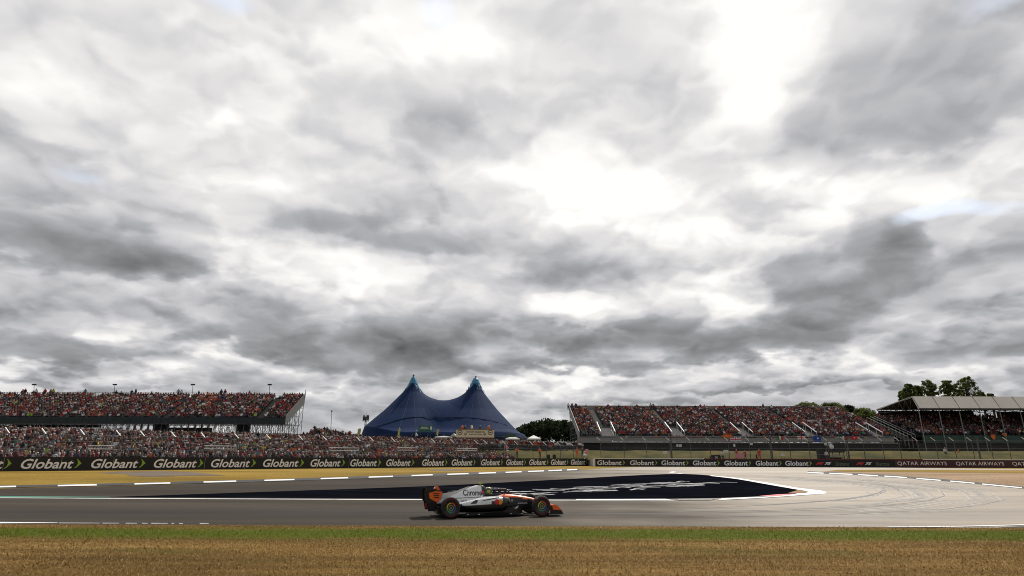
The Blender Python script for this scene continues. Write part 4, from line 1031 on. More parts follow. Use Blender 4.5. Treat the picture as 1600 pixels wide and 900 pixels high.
marquee('white gabled tent end against the left side of the cream sign', 703, 714, 682, 677, 141, True)
marquee('low grey white marquee right of the cream sign board', 790, 812, 685, 681.5, 146, False)
marquee('white gazebo with a pointed roof in front of the dark trees', 824, 845, 685, 679.3, 138, False)
mb = MB(Vector((*P(801, 680, 148).xy, 3.8))); a, b = P(789, 681.5, 148), P(806, 677.5, 148); mb.box((a.x, 148, 3.8), (b.x, 150, b.z)); tag(mb.build('kiosk', 'fascia_green_light'), 'dark green kiosk behind the low grey marquee', 'kiosk')
# access gates in the crowd behind the fence
GT = ['pale metal gate frame in the crowd under the right end of the left grandstand', 'pale metal gate frame in the crowd beneath the earth mound', 'pale metal gate frame in the crowd below the green sign', 'pale metal gate frame in the crowd below the cream sign board', 'pale metal gate frame in the crowd nearest the left edge']
for lab, (x0, x1, y0, d) in zip(GT, ((316, 367, 696.5, 3.2), (513, 561, 699.5, 3.2), (620, 650, 699.5, 3.2), (713, 746, 700.5, 3.4), (134, 175, 696, 3.0))):
    a, b = line_at(x0, LA, LD, d, LN), line_at(x1, LA, LD, d, LN); za = P(x0, y0, a.y).z; org = Vector((*a, GZ+.1))
    e = empty('access_gate', org, lab, 'gate', 'access gates behind the left catch fence')
    mb = MB(org); mb.tube((*a, GZ), (*a, za), .06, 5); mb.build('post', 'rail_grey', e); mb = MB(org); mb.tube((*b, GZ), (*b, za), .06, 5); mb.build('post', 'rail_grey', e)
    mb = MB(org)
    for z in (za, za-.32): mb.tube((*a, z), (*b, z), .045, 5)
    n_ = 9
    for i in range(n_): c = a+(b-a)*(i/n_); c2_ = a+(b-a)*((i+1)/n_); mb.tube((*c, za-.32), (*c2_, za), .02, 4)
    mb.build('rail', 'canvas_white', e)
# masts
b_, t_ = P(570.5, 672, 190), P(572, 645, 190); org = Vector((b_.x, 190, 4)); e = empty('radio_mast', org, 'dark lattice radio mast with antennas left of the blue tent', 'mast')
mb = MB(org)
for dx, dy_ in ((-.35, 0), (.35, 0), (0, .5)): mb.tube((b_.x+dx, 190+dy_, 4), (b_.x+dx*.6, 190+dy_*.6, t_.z-1.2), .07, 4)
for k in range(22):
    z_ = 4+k*(t_.z-5.5)/22; s_ = .35-.14*k/22; sg = 1 if k % 2 else -1; mb.tube((b_.x-sg*s_, 190, z_), (b_.x+sg*s_, 190, z_+.7), .05, 4)
mb.tube((b_.x, 190, t_.z-2), (b_.x, 190, t_.z), .06, 5); mb.build('tower', 'dark_steel', e)
for k in range(9):
    a_ = 2*math.pi*k/9; q = (b_.x+.78*math.cos(a_), 190+.78*math.sin(a_)); zq = P(571, 655 if k % 2 else 653, 190).z
    mb = MB(org); mb.box((q[0]-.14, q[1]-.1, zq-.7), (q[0]+.14, q[1]+.1, zq+.8)); mb.tube((b_.x, 190, zq), (*q, zq), .04, 4); mb.build('antenna', 'dark_steel', e)
b_, t_ = P(517.6, 672, 150), P(518.4, 643, 150); org = Vector((b_.x, 150, 4)); mb = MB(org); mb.tube((b_.x, 150, 4), t_, .09, 6, .05); mb.box((t_.x-.14, 149.9, t_.z-.1), (t_.x+.14, 150.1, t_.z+.25)); tag(mb.build('pole', 'dark_steel'), 'thin grey pole standing alone between the left grandstand and the tent', 'pole')

# ================================================================== TREES
def leaves(centers, radii, n_each, size, mname, rng, flat=.75):
    out = []
    for c, r_ in zip(centers, radii):
        n = int(n_each); d = rng.normal(size=(n, 3)); d /= np.linalg.norm(d, axis=1)[:, None]; d *= (rng.random(n)**.45)[:, None]*r_; d[:, 2] *= flat
        out.append(np.array(c)+d)
    P_ = np.concatenate(out); n = len(P_); a = rng.normal(size=(n, 3)); a /= np.linalg.norm(a, axis=1)[:, None]
    b = np.cross(a, rng.normal(size=(n, 3))); b /= np.linalg.norm(b, axis=1)[:, None]; s = size*rng.uniform(.6, 1.4, n)[:, None]
    v = np.stack([P_-a*s, P_+b*s*.6, P_+a*s, P_-b*s*.6], 1).reshape(-1, 3)
    return v
def tree(label, px, ytop, ybase, wpx, Y, mname, cat='tree', group=None, seed=1, dens=70, zg=3.5, cw=.27):
    rng = np.random.default_rng(seed); t_, b_ = P(px, ytop, Y), P(px, ybase, Y); h = t_.z-b_.z; wm = wpx/2*Y/986; x0 = b_.x
    org = Vector((x0, Y, zg)); e = empty('tree', org, label, cat, group)
    mb = MB(org); mb.tube((x0, Y, zg), (x0+.2, Y, b_.z+h*.3), .42, 8, .3); mb.tube((x0+.2, Y, b_.z+h*.3), (x0, Y, t_.z-h*.15), .3, 6, .06)
    cs, rs_ = [], []
    for k in range(100):
        t = rng.random(); zc = b_.z+h*(.08+.84*t); ww = wm*(1-.75*abs(t-.35)**1.4)*(.8 if t > .8 else 1); a = rng.random()*6.28; rr = ww*rng.random()**.5*.85
        c = (x0+rr*math.cos(a), Y+rr*math.sin(a), zc); cs.append(c); rs_.append(max(.5, wm*cw*rng.uniform(.6, 1.15)*(1-.4*t)))
    for c in cs[:10]: mb.tube((x0, Y, b_.z+h*.2+rng.random()*h*.2), c, .12, 5, .04)
    mb.build('trunk', 'bark', e)
    v = leaves(cs, rs_, dens*1.3, .17, mname, rng)
    o = link('crown', np_mesh('crown', v-np.array(org), np.arange(len(v)), 4, [mname])); o.parent = e
TR = [('leafy tree above the roof corner, leftmost of the row behind it', 1424, 598, 632, 26), ('small round tree, second from left behind the pale roof', 1437, 601, 632, 18), ('broad bright tree, third from left behind the pale roof', 1456, 591, 632, 34),
      ('leafy tree left of the tallest one behind the pale roof', 1485, 592, 632, 28), ('tallest darker tree behind the pale roof', 1514, 586, 632, 42), ('small tree top just right of the tallest one', 1536, 612, 632, 14), ('lowest little tree top over the pale roof, farthest right', 1550, 615, 632, 14), ('low sloping tree at the left tip of the pale roof', 1413, 610, 634, 16)]
for i, (lab, px, yt, yb, w_) in enumerate(TR): tree(lab, px, yt, yb, w_, 200+i % 3*4, 'leaf_mid' if i != 4 else 'leaf_mid', group='trees behind the covered grandstand', seed=20+i, dens=80)
for i, (lab, px, yt, yb, w_) in enumerate((('rounded tree showing over the right end of the open grandstand', 1262, 629.5, 650, 50), ('bushy tree top over the grandstand next to its falling right edge', 1300, 630, 652, 50), ('tree behind the last seats where the open grandstand ends', 1352, 638, 662, 44), ('dark tree in the gap between the open and the roofed grandstand', 1378, 646, 676, 34), ('tree behind the sloping right end of the open grandstand', 1328, 633, 660, 34))):
    tree(lab, px, yt, yb, w_, 186+i*3, 'leaf_mid' if i < 3 else 'leaf_dark', group='trees behind the open grandstand', seed=50+i, dens=110, cw=.36)
rng = np.random.default_rng(5); cs, rs_ = [], []
top = [(806, 672), (815, 668), (824, 661), (835, 658), (846, 656), (858, 655), (868, 658), (880, 656.5), (893, 657), (905, 658), (920, 660)]
for k in range(330):
    px = rng.uniform(806, 915); yt = np.interp(px, [p[0] for p in top], [p[1] for p in top])+3.2; py = yt+(688-yt)*rng.random()**1.3; Y = rng.uniform(205, 235)
    c = P(px, py, Y); cs.append(tuple(c)); rs_.append(rng.uniform(.9, 1.9))
v = leaves(cs, rs_, 85, .33, 'leaf_dark', rng)
tag(link('wood', np_mesh('wood', v, np.arange(len(v)), 4, ['leaf_dark'])), 'dark mass of woodland behind the gap right of the tent', 'trees', kind='stuff')
# ================================================================== PEOPLE
# joints: name: (x, y, z, radius_x, radius_y, region); facing -Y, feet at z = 0
def skel(arms='down', sit=False):
    J = {}
    if not sit:
        J['pelvis'] = (0, 0, .95, .15, .11, 'leg'); b = 0
        for s, n in ((-1, 'L'), (1, 'R')):
            J['hip'+n] = (s*.10, 0, .86, .095, .095, 'leg'); J['knee'+n] = (s*.11, -.01, .49, .06, .06, 'leg'); J['ankle'+n] = (s*.12, .02, .09, .045, .045, 'leg'); J['toe'+n] = (s*.13, -.13, .04, .04, .035, 'shoe')
    else:
        J['pelvis'] = (0, 0, .52, .16, .13, 'leg'); b = -.43
        for s, n in ((-1, 'L'), (1, 'R')):
            J['hip'+n] = (s*.10, -.08, .50, .095, .095, 'leg'); J['knee'+n] = (s*.13, -.42, .50, .065, .065, 'leg'); J['ankle'+n] = (s*.12, -.40, .09, .045, .045, 'leg'); J['toe'+n] = (s*.13, -.54, .04, .04, .035, 'shoe')
    J['waist'] = (0, 0, 1.10+b, .145, .10, 'shirt'); J['chest'] = (0, .01, 1.32+b, .165, .115, 'shirt'); J['neck'] = (0, 0, 1.48+b, .06, .06, 'skin')
    J['head'] = (0, -.02, 1.60+b, .085, .10, 'skin'); J['crown'] = (0, -.01, 1.71+b, .075, .09, 'hat')
    for s, n in ((-1, 'L'), (1, 'R')):
        J['sh'+n] = (s*.20, .01, 1.40+b, .065, .065, 'shirt')
        el, ha = {'down': ((.27, .02, 1.12), (.27, -.10, .90)), 'fold': ((.27, -.06, 1.14), (.06, -.24, 1.16)), 'up': ((.30, -.06, 1.62), (.24, -.10, 1.90)), 'cam': ((.26, -.20, 1.34), (.08, -.22, 1.58)), 'hips': ((.38, .06, 1.16), (.20, -.03, 1.00)), 'lap': ((.24, -.08, 1.12), (.10, -.30, 1.02))}[arms]
        J['el'+n] = (s*el[0], el[1], el[2]+b, .045, .045, 'sleeve'); J['ha'+n] = (s*ha[0], ha[1], ha[2]+b, .042, .035, 'skin')
    E = [('pelvis', 'waist'), ('waist', 'chest'), ('chest', 'neck'), ('neck', 'head'), ('head', 'crown')]
    for n in 'LR': E += [('pelvis', 'hip'+n), ('hip'+n, 'knee'+n), ('knee'+n, 'ankle'+n), ('ankle'+n, 'toe'+n), ('chest', 'sh'+n), ('sh'+n, 'el'+n), ('el'+n, 'ha'+n)]
    return J, E
REG = ['leg', 'shoe', 'shirt', 'sleeve', 'skin', 'hat', 'visor']
def grow(J, E, sub):
    names = list(J); me = bpy.data.meshes.new('person'); me.from_pydata([J[n][:3] for n in names], [(names.index(a), names.index(b)) for a, b in E], [])
    o = bpy.data.objects.new('person', me); COL.objects.link(o)
    md = o.modifiers.new('Skin', 'SKIN'); md.use_smooth_shade = True
    sv = me.skin_vertices[0].data
    for i, n in enumerate(names): sv[i].radius = J[n][3:5]; sv[i].use_root = (n == 'pelvis')
    if sub: s_ = o.modifiers.new('Sub', 'SUBSURF'); s_.levels = sub; s_.render_levels = sub
    bpy.context.view_layer.update(); dg = bpy.context.evaluated_depsgraph_get(); m2 = bpy.data.meshes.new_from_object(o.evaluated_get(dg))
    m2.calc_loop_triangles(); v = np.array([x.co[:] for x in m2.vertices]); t = np.array([x.vertices[:] for x in m2.loop_triangles])
    c = v[t].mean(1); best = np.full(len(c), 1e9); reg = np.zeros(len(c), int)
    for a, b in E:
        A, B = np.array(J[a][:3]), np.array(J[b][:3]); ab = B-A; u = np.clip(((c-A)@ab)/(ab@ab), 0, 1); d = np.linalg.norm(c-(A+u[:, None]*ab), axis=1)-min(J[a][3], J[b][3])*.6
        r_ = np.where(u < .5, REG.index(J[a][5]), REG.index(J[b][5]))
        if b.startswith('ha'): r_[:] = REG.index('skin')
        if b.startswith('sh'): r_[:] = REG.index('shirt')
        if b.startswith('el'): r_[:] = REG.index('sleeve')
        k = d < best; best[k] = d[k]; reg[k] = r_[k]
    hz = J['head'][2]; k = (c[:, 2] > hz+.055) & (np.abs(c[:, 0]) < .14) & (np.abs(c[:, 1]) < .16); 
    if J['haL'][2] < hz+.2 or True: reg[k & (reg != REG.index('sleeve'))] = np.where(np.isin(reg[k & (reg != REG.index('sleeve'))], [4, 5]), 5, reg[k & (reg != REG.index('sleeve'))])
    k = (reg == 4) & (c[:, 2] > hz-.06) & (c[:, 1] > .02) & (np.abs(c[:, 0]) < .12); reg[k] = 5
    bpy.data.objects.remove(o); bpy.data.meshes.remove(m2); bpy.data.meshes.remove(me)
    return v, t, reg
POSE = {'standing': ('down', False), 'arms folded': ('fold', False), 'arms raised': ('up', False), 'hands at face': ('cam', False), 'hands on hips': ('hips', False), 'seated': ('lap', True), 'seated arms up': ('up', True)}
LOW = {k: grow(*skel(*p), 0) for k, p in POSE.items()}; HI = {k: grow(*skel(*p), 1) for k, p in POSE.items() if not p[1]}
SHIRTS = [('red', (.36, .006, .014), 15), ('dark red', (.13, .004, .012), 13), ('black', (.005, .005, .007), 30), ('white', (.74, .74, .76), 14), ('orange', (.60, .12, .02), 3.2), ('navy', (.012, .022, .07), 9), ('grey', (.10, .10, .11), 9), ('charcoal', (.025, .025, .03), 10),
          ('tan', (.18, .12, .08), 3), ('pink', (.45, .14, .18), 3), ('pale blue', (.16, .28, .40), 2.5), ('teal', (.02, .20, .19), 1.3), ('yellow', (.60, .50, .05), 1.2), ('green', (.04, .14, .05), 1.2), ('lime', (.35, .6, .04), .5)]
HATS = [('white cap', (.85, .85, .85), 26), ('black cap', (.012, .012, .014), 15), ('red cap', (.45, .02, .02), 9), ('orange cap', (.6, .13, .02), 3), ('navy cap', (.012, .02, .06), 4), ('brown hair', (.05, .028, .014), 22), ('dark hair', (.014, .010, .008), 14), ('fair hair', (.28, .18, .08), 6), ('straw hat', (.5, .4, .22), 5)]
SKINS = [(.19, .125, .10), (.15, .09, .07), (.07, .042, .032), (.25, .17, .14)]
LEGS = [(.02, .025, .05), (.012, .012, .014), (.10, .09, .07), (.04, .06, .11), (.05, .05, .05)]
wS = np.array([s[2] for s in SHIRTS]); wS = wS/wS.sum(); wH = np.array([s[2] for s in HATS]); wH = wH/wH.sum()
def clus(x, y):      # patches of team colours through the crowd
    return math.sin(x*.21+1.3)*math.sin(y*.35+x*.05)+.5*math.sin(x*.63+2+y*.2)
def pick(x, y):
    si = RNG.choice(len(SHIRTS), p=wS); c = clus(x, y)
    if c > .9 and RNG.random() < .25: si = 4
    elif c < -.8 and RNG.random() < .3: si = 0
    return si, RNG.choice(len(HATS), p=wH)
def pal(si, hi):
    sh = np.array(SHIRTS[si][1])*RNG.uniform(.75, 1.2); sk = np.array(SKINS[RNG.choice(4, p=[.45, .3, .1, .15])]); lg = np.array(LEGS[RNG.integers(5)])
    return np.clip(np.stack([lg, np.array((.05, .05, .05)), sh, sh if RNG.random() < .35 else sk*.5+sh*.5, sk, np.array(HATS[hi][1])*RNG.uniform(.85, 1.15), sk]), 0, .85)
# who stands where
spots = []       # x, y, z, pose
for (x, y, z, dn, key) in PEOPLE_SEATS:
    if RNG.random() > dn: continue
    if key == 'L' and x < -114: continue
    spots.append((x, y+.15, z+.02, 'seated' if RNG.random() < .93 else ('seated arms up' if RNG.random() < .4 else 'standing')))
# people standing on the top row of the open stands
for px in (38, 55, 69, 78, 82, 132, 205, 211, 278, 283, 345, 351, 888, 894, 900, 1017, 1021, 1193):
    q = P(px, 618 if px < 500 else 640, YB-.4 if px < 500 else YB2-.4); spots.append((q.x, q.y, (zTop if px < 500 else zT2)-.1, 'standing'))
for x in np.arange(xll+.5, xrr-.5, .62):
    if RNG.random() < .55: spots.append((x+RNG.normal(0, .12), YF2-.45+RNG.normal(0, .1), rz0-.15, 'standing' if RNG.random() < .8 else 'arms folded'))
front = []
# three front rows along the left barrier, each person an object of its own
s = -1.2
tot = (LB-LA).length
nrow = 100
for row in range(3):
    for k in range(nrow):
        t = -1.0+k*.62+RNG.normal(0, .08)+row*.3; p = LA+LD*t+LN*(1.75+row*.85+RNG.normal(0, .09))
        front.append((p.x, p.y, row, k))
occ = [(f[0], f[1]) for f in front]
tEnd = 61.5
# the crowd spread over the bank
step = .82
for yy in np.arange(54, 140, step):
    for xx in np.arange(-104, 22, step):
        x = xx+RNG.uniform(-.36, .36); y = yy+RNG.uniform(-.36, .36); px = 800+986*x/y
        if px < -60 or px > 912: continue
        p = Vector((x, y)); d = (p-LA).dot(LN); along = (p-LA).dot(LD)
        if d < 1.7: continue
        if along < tEnd and d < 4.1: continue
        if x < X1+1 and y > 112.2: continue
        inm = ((x+44)/15)**2+((y-127)/10)**2 < 1
        if y > 118 and px < 545 and not inm: continue
        tR = sm((x+14)/14)
        if px > 742 and d < 11.5+0*tR:
            if not (px < 800 and d < 3.2+(800-px)*.05): continue
        if 700 < px <= 742 and 5 < d < 9 and RNG.random() < .5: continue
        if px > 660 and y > 128: continue
        dn = .86
        if 240 < px < 450 and y > 88: dn = .62
        if RNG.random() > dn: continue
        z = zb(x, y); up = RNG.random()
        pose = 'standing' if up < .5 else ('arms folded' if up < .65 else ('hands at face' if up < .75 else ('seated' if up < .93 or inm else ('hands on hips' if up < .97 else 'arms raised'))))
        if inm and up < .6: pose = 'seated'
        spots.append((x, y, z, pose))
def crowd_mesh(spots):
    V_, T_, C_ = [], [], []; off = 0
    for (x, y, z, pose) in spots:
        v, t, reg = LOW[pose]; a = RNG.normal(0, .35)-.35*math.atan2(x, y)*0; ca, sa = math.cos(a), math.sin(a); s_ = RNG.uniform(.92, 1.06)
        vv = np.empty_like(v); vv[:, 0] = (v[:, 0]*ca-v[:, 1]*sa)*s_*1.08+x; vv[:, 1] = (v[:, 0]*sa+v[:, 1]*ca)*s_+y; vv[:, 2] = v[:, 2]*s_+z
        V_.append(vv); T_.append(t+off); off += len(v); C_.append(pal(*pick(x, y))[reg])
    return np_mesh('crowd', np.concatenate(V_), np.concatenate(T_).ravel(), 3, ['people'], np.concatenate(C_))
print('crowd', len(spots), 'tris each', len(LOW['standing'][1]))
tag(link('crowd', crowd_mesh(spots)), 'dense crowd of spectators filling the grandstands and the bank', 'crowd', kind='stuff')
ORD = ['first', 'second', 'third', 'fourth', 'fifth', 'sixth', 'seventh', 'eighth', 'ninth', 'tenth', 'eleventh', 'twelfth', '13th', '14th', '15th', '16th', '17th', '18th', '19th', '20th', '21st', '22nd', '23rd', '24th', '25th', '26th', '27th', '28th', '29th', '30th']
ROWN = ['front row', 'second row', 'third row']
cnt = {}
stand_poses = ['standing']*5+['arms folded']*3+['hands at face']*2+['hands on hips']+['arms raised']
for (x, y, row, k) in sorted(front, key=lambda f: (f[2], f[0]/f[1])):
    px = 800+986*x/y; w = sum(1 for a in LWORD if a <= px)-1
    if px < -12: continue
    if px < 20: w = 0
    key = (row, w); cnt[key] = cnt.get(key, 0)+1
    pose = stand_poses[RNG.integers(len(stand_poses))]; si, hi = pick(x, y); v, t, reg = HI[pose]
    a = RNG.normal(.0, .3)-.55; ca, sa = math.cos(a), math.sin(a); s_ = RNG.uniform(.92, 1.06)*(1-.03*(row == 0))
    vv = np.empty_like(v); vv[:, 0] = (v[:, 0]*ca-v[:, 1]*sa)*s_; vv[:, 1] = (v[:, 0]*sa+v[:, 1]*ca)*s_; vv[:, 2] = v[:, 2]*s_
    me = np_mesh('person', vv, t.ravel(), 3, ['people'], pal(si, hi)[reg], smooth=True)
    o = link('person', me, (x, y, zb(x, y)))
    place = 'at left edge' if w == 0 else f'above {ORD[w-1]} barrier word'
    lab = f"{SHIRTS[si][0]} top, {HATS[hi][0]}, {pose if pose != 'standing' else 'arms down'}, {ROWN[row]} {place}, {ORD[cnt[key]-1]} along"
    tag(o, lab, 'person', 'spectators standing right behind the left advertising barrier')

# marshals and other people standing apart from the crowd
def figure(label, x, y, z, pose, shirt, leg, hat, skin=(.42, .24, .16), a=0.0, s_=1.0, group=None, cat='person'):
    v, t, reg = HI[pose]; ca, sa = math.cos(a), math.sin(a)
    vv = np.empty_like(v); vv[:, 0] = (v[:, 0]*ca-v[:, 1]*sa)*s_; vv[:, 1] = (v[:, 0]*sa+v[:, 1]*ca)*s_; vv[:, 2] = v[:, 2]*s_
    p_ = np.array([leg, (.03, .03, .03), shirt, shirt, skin, hat, skin])
    o = link('person', np_mesh('person', vv, t.ravel(), 3, ['people'], p_[reg], smooth=True), (x, y, z)); return tag(o, label, cat, group)
OR_ = (.80, .14, .015)
def fig_px(label, px, yfeet, Y, pose, shirt, leg, hat, h=None, **k):
    q = P(px, yfeet, Y); z = zb(q.x, Y) if yfeet is None else q.z
    figure(label, q.x, Y, z, pose, shirt, leg, hat, **k)
MG = 'marshals in orange along the barriers'
fig_px('marshal in orange, dark trousers, left of the pair on the grass bank', 807.5, 717, 97, 'hips' if 0 else 'hands on hips', OR_, (.02, .02, .02), (.05, .03, .02), group=MG)
fig_px('marshal in orange standing alone mid grass bank, legs apart', 843.5, 717, 100, 'arms folded', OR_, (.02, .02, .02), (.5, .5, .5), group=MG)
fig_px('marshal in orange bent over the wall beside the pink board', 902, 715.5, 104, 'standing', OR_, OR_, (.4, .1, .05), group=MG)
fig_px('marshal in orange in shade below the covered grandstand', 1500, 719, 105, 'standing', OR_, (.02, .02, .02), (.6, .2, .05), group=MG)
fig_px('person in red overalls standing behind the dark red coping', 1187.5, 720.5, 98, 'standing', (.50, .02, .03), (.50, .02, .03), (.05, .03, .02), s_=1.08)
fig_px('photographer in black crouched left of the person in red', 1183, 722, 99, 'cam' if 0 else 'hands at face', (.015, .015, .016), (.015, .015, .016), (.02, .02, .02), s_=.8)
fig_px('person in white top by the camera platform, left side', 1293, 722, 98, 'standing', (.7, .7, .7), (.05, .05, .06), (.6, .6, .58))
fig_px('marshal in red behind the pink board, left one', 1152, 720, 99.5, 'standing', (.45, .03, .03), (.03, .03, .03), (.5, .04, .03), s_=1.05)
fig_px('marshal in red at the right edge of the pink board', 1165, 721, 99.5, 'arms folded', (.45, .03, .03), (.03, .03, .03), (.5, .1, .05))
fig_px('person in white leaning over the wall left of the pink board', 1130, 722, 99, 'arms folded', (.7, .7, .7), (.05, .05, .05), (.6, .6, .6))
fig_px('person waving white flags beside the pink and white board', 910.5, 716, 104, 'standing', (.04, .04, .04), (.03, .03, .03), (.02, .02, .02))
fig_px('pale-shirted person standing in shade under the covered grandstand', 1479, 716, 104, 'standing', (.6, .6, .6), (.03, .03, .03), (.5, .5, .5))
# boards behind the wall
def small_board(name, label, cat, x0, y0, x1, y1, Y, m, legs=True):
    a, b = P(x0, y1, Y), P(x1, y0, Y); org = Vector(((a.x+b.x)/2, Y, a.z)); e = empty(name, org, label, cat)
    mb = MB(org); mb.box((a.x, Y, a.z), (b.x, Y+.08, b.z)); mb.build('board', m, e)
    if legs:
        for x_ in (a.x+.06, b.x-.06): mb = MB(org); mb.box((x_-.03, Y+.09, GZ), (x_+.03, Y+.13, a.z+.1)); mb.build('leg', 'galv', e)
    return e
small_board('marshal_board', 'plain pink board standing behind the dark red coping', 'board', 1149, 708.8, 1163, 716, 99, 'pink')
small_board('marshal_board', 'pink and white board behind the gap between the barriers', 'board', 914, 701.5, 919.3, 709.5, 104.5, 'pink')
for i, (lab, x0, y0, x1, y1, Y, m_) in enumerate((('small white notice on the bank left of the pink board', 1131, 703, 1138, 707, 102, 'white_cloth'), ('small white notice on the bank right of the person in red', 1221, 708.6, 1226, 712.4, 102, 'white_cloth'), ('small white notice on the bank under the first entry stair', 1036.5, 705, 1042, 709, 103, 'white_cloth'),
    ('pair of white panels on the dark wall under the stand, left one', 1057, 694.2, 1060, 698.4, 128.6, 'white_cloth'), ('pair of white panels on the dark wall under the stand, right one', 1061.5, 694.2, 1065, 698.4, 128.6, 'white_cloth'), ('white panel on the dark wall above the pink board', 1146, 693.6, 1148.8, 698, 128.6, 'white_cloth'), ('white notice in shade below the roofed grandstand', 1482, 709, 1487, 713, 104, 'white_cloth'),
    ('white panel on the dark wall above the camera platform', 1288, 692.2, 1291.5, 695.2, 128.6, 'white_cloth'), ('white panel on the dark wall right of the Union flag', 1172, 692.2, 1176, 695.4, 128.6, 'white_cloth'))):
    small_board('notice', lab, 'notice', x0, y0, x1, y1, Y, m_, legs=Y < 120)
# television camera platform
a, b = P(1301, 712, 101), P(1318, 695, 101); org = Vector(((a.x+b.x)/2, 101, GZ)); e = empty('camera_platform', org, 'black television camera platform with hooded cabin behind the right barrier', 'platform')
mb = MB(org)
for x_ in (a.x+.1, b.x-.1):
    for y_ in (101.1, 102.4): mb.tube((x_, y_, GZ), (x_, y_, b.z), .06, 4)
for z_ in (HC+.2, HC+1.0): mb.box((a.x, 101, z_), (b.x, 102.5, z_+.08))
mb.build('frame', 'dark_steel', e)
mb = MB(org); mb.box((a.x-.1, 100.9, b.z-1.1), (b.x+.1, 102.6, b.z-.1)); mb.prism([(a.x-.2, 100.8, b.z-.1), (b.x+.2, 100.8, b.z-.1), (b.x-.1, 100.8, b.z+.25), (a.x+.2, 100.8, b.z+.25)], (0, 1.9, 0)); mb.build('hood', 'dark_cloth', e)
mb = MB(org); q = P(1299.5, 698, 100.7); mb.lathe([(.02, -.1), (.36, 0), (.36, .05)], q, 'y', 14); mb.build('dish', 'white_metal', e)
mb = MB(org); mb.box((a.x+.3, 100.8, HC+.35), (a.x+.9, 101, HC+.75)); mb.tube((b.x-.5, 100.7, HC+.5), (b.x-.1, 101.4, HC+.6), .12, 8); mb.build('camera', 'galv', e)
a, b = P(1281, 712, 100), P(1296, 703, 100); mb = MB((a.x, 100, GZ)); mb.box((a.x, 100, GZ), (b.x, 101, b.z)); mb.box((a.x-.05, 99.95, b.z), (b.x+.05, 101.05, b.z+.08)); mb.box((a.x-.03, 99.9, GZ), (a.x+.06, 99.98, b.z+.5))
tag(mb.build('equipment_cabinet', 'dark_cloth'), 'dark equipment cabinet left of the black camera platform', 'cabinet')
a, b = P(1112, 716, 99), P(1126, 711.5, 99); mb = MB((a.x, 99, GZ)); mb.box((a.x, 99, GZ), (b.x, 100, b.z-.1)); mb.box((a.x+.2, 98.95, b.z-.1), (b.x-.1, 99.9, b.z+.06)); mb.box((a.x+.5, 98.93, HC), (b.x-.5, 98.98, b.z-.15), 1)
tag(mb.build('generator', ['dark_cloth', 'galv']), 'dark grey generator box behind the wall left of the pink board', 'generator')
for lab, px in (('small dark box on the bank right of the lone marshal', 857), ('low dark box on the bank, farther right of the two', 866)):
    a, b = P(px-2.2, 715.5, 101), P(px+2.6, 711, 101); mb = MB((a.x, 101, GZ)); mb.box((a.x, 101, GZ), (b.x, 101.6, b.z)); mb.box((a.x+.05, 100.96, b.z), (b.x-.1, 101.5, b.z+.08)); tag(mb.build('equipment_box', 'dark_cloth'), lab, 'box')
# flags hung on the rail of the open grandstand
def hung(label, px, y0, y1, w, fn, mats):
    a, b = P(px-w/2, y1, YF2-1.25), P(px+w/2, y0, YF2-1.25); org = Vector(((a.x+b.x)/2, YF2-1.25, b.z)); mb = MB(org); nx, nz = 24, 14
    vs = []
    for i in range(nx+1):
        for j in range(nz+1):
            u, v = i/nx, j/nz; vs.append((a.x+(b.x-a.x)*u, YF2-1.25+.09*math.sin(u*11)*(1-v*.6), a.z+(b.z-a.z)*v-.18*math.sin(math.pi*u)*(1-v)*.0))
    fs, mi = [], []
    for i in range(nx):
        for j in range(nz): fs.append((i*(nz+1)+j, (i+1)*(nz+1)+j, (i+1)*(nz+1)+j+1, i*(nz+1)+j+1)); mi.append(fn((i+.5)/nx, (j+.5)/nz))
    mb.v, mb.f, mb.m = vs, fs, mi
    tag(mb.build('flag', mats, fix=False), label, 'flag', 'flags hung on the grandstand rail')
def union(u, v):
    x, y = abs(u-.5), abs(v-.5)
    if x < .06 or y < .10: return 1
    if x < .11 or y < .18: return 2
    d = abs(y-x)
    return 1 if d < .035 else (2 if d < .10 else 0)
hung('Union flag draped over the rail above the pink board', 1149.5, 682.6, 691, 17, union, ['blue_cloth', 'red_cloth', 'white_cloth'])
hung('green, white and red striped flag, left of the others', 1219, 681.6, 687, 7, lambda u, v: 0 if u < .33 else (1 if u < .66 else 2), ['green_cloth', 'white_cloth', 'red_cloth'])
hung('white flag with a red cross hanging by the entry stair', 1252, 681.4, 686.6, 12, lambda u, v: 1 if abs(u-.5) < .1 or abs(v-.5) < .16 else 0, ['white_cloth', 'red_cloth'])
hung('deep blue flag hanging lowest over the rail', 1277, 681, 690.5, 10, lambda u, v: 0 if (u-.6)**2+(v-.6)**2 > .02 else 1, ['blue_cloth', 'white_cloth'])
hung('green and white flag at the right part of the rail', 1316, 681.3, 685.6, 5, lambda u, v: 0 if u < .6 else 1, ['green_cloth', 'white_cloth'])
hung('red flag, left of two near the right end of the rail', 1322.5, 682, 686.6, 5.5, lambda u, v: 0, ['red_cloth'])
hung('red flag with a pale mark, nearest the right end', 1335, 681.2, 686.8, 8, lambda u, v: 1 if (u-.5)**2+(v-.5)**2 < .02 else 0, ['red_cloth', 'white_cloth'])
hung('orange banner over the rail left of the Union flag', 1136.5, 679, 683.6, 13, lambda u, v: 0, ['orange_cloth'])
q = P(789, 705, 108)
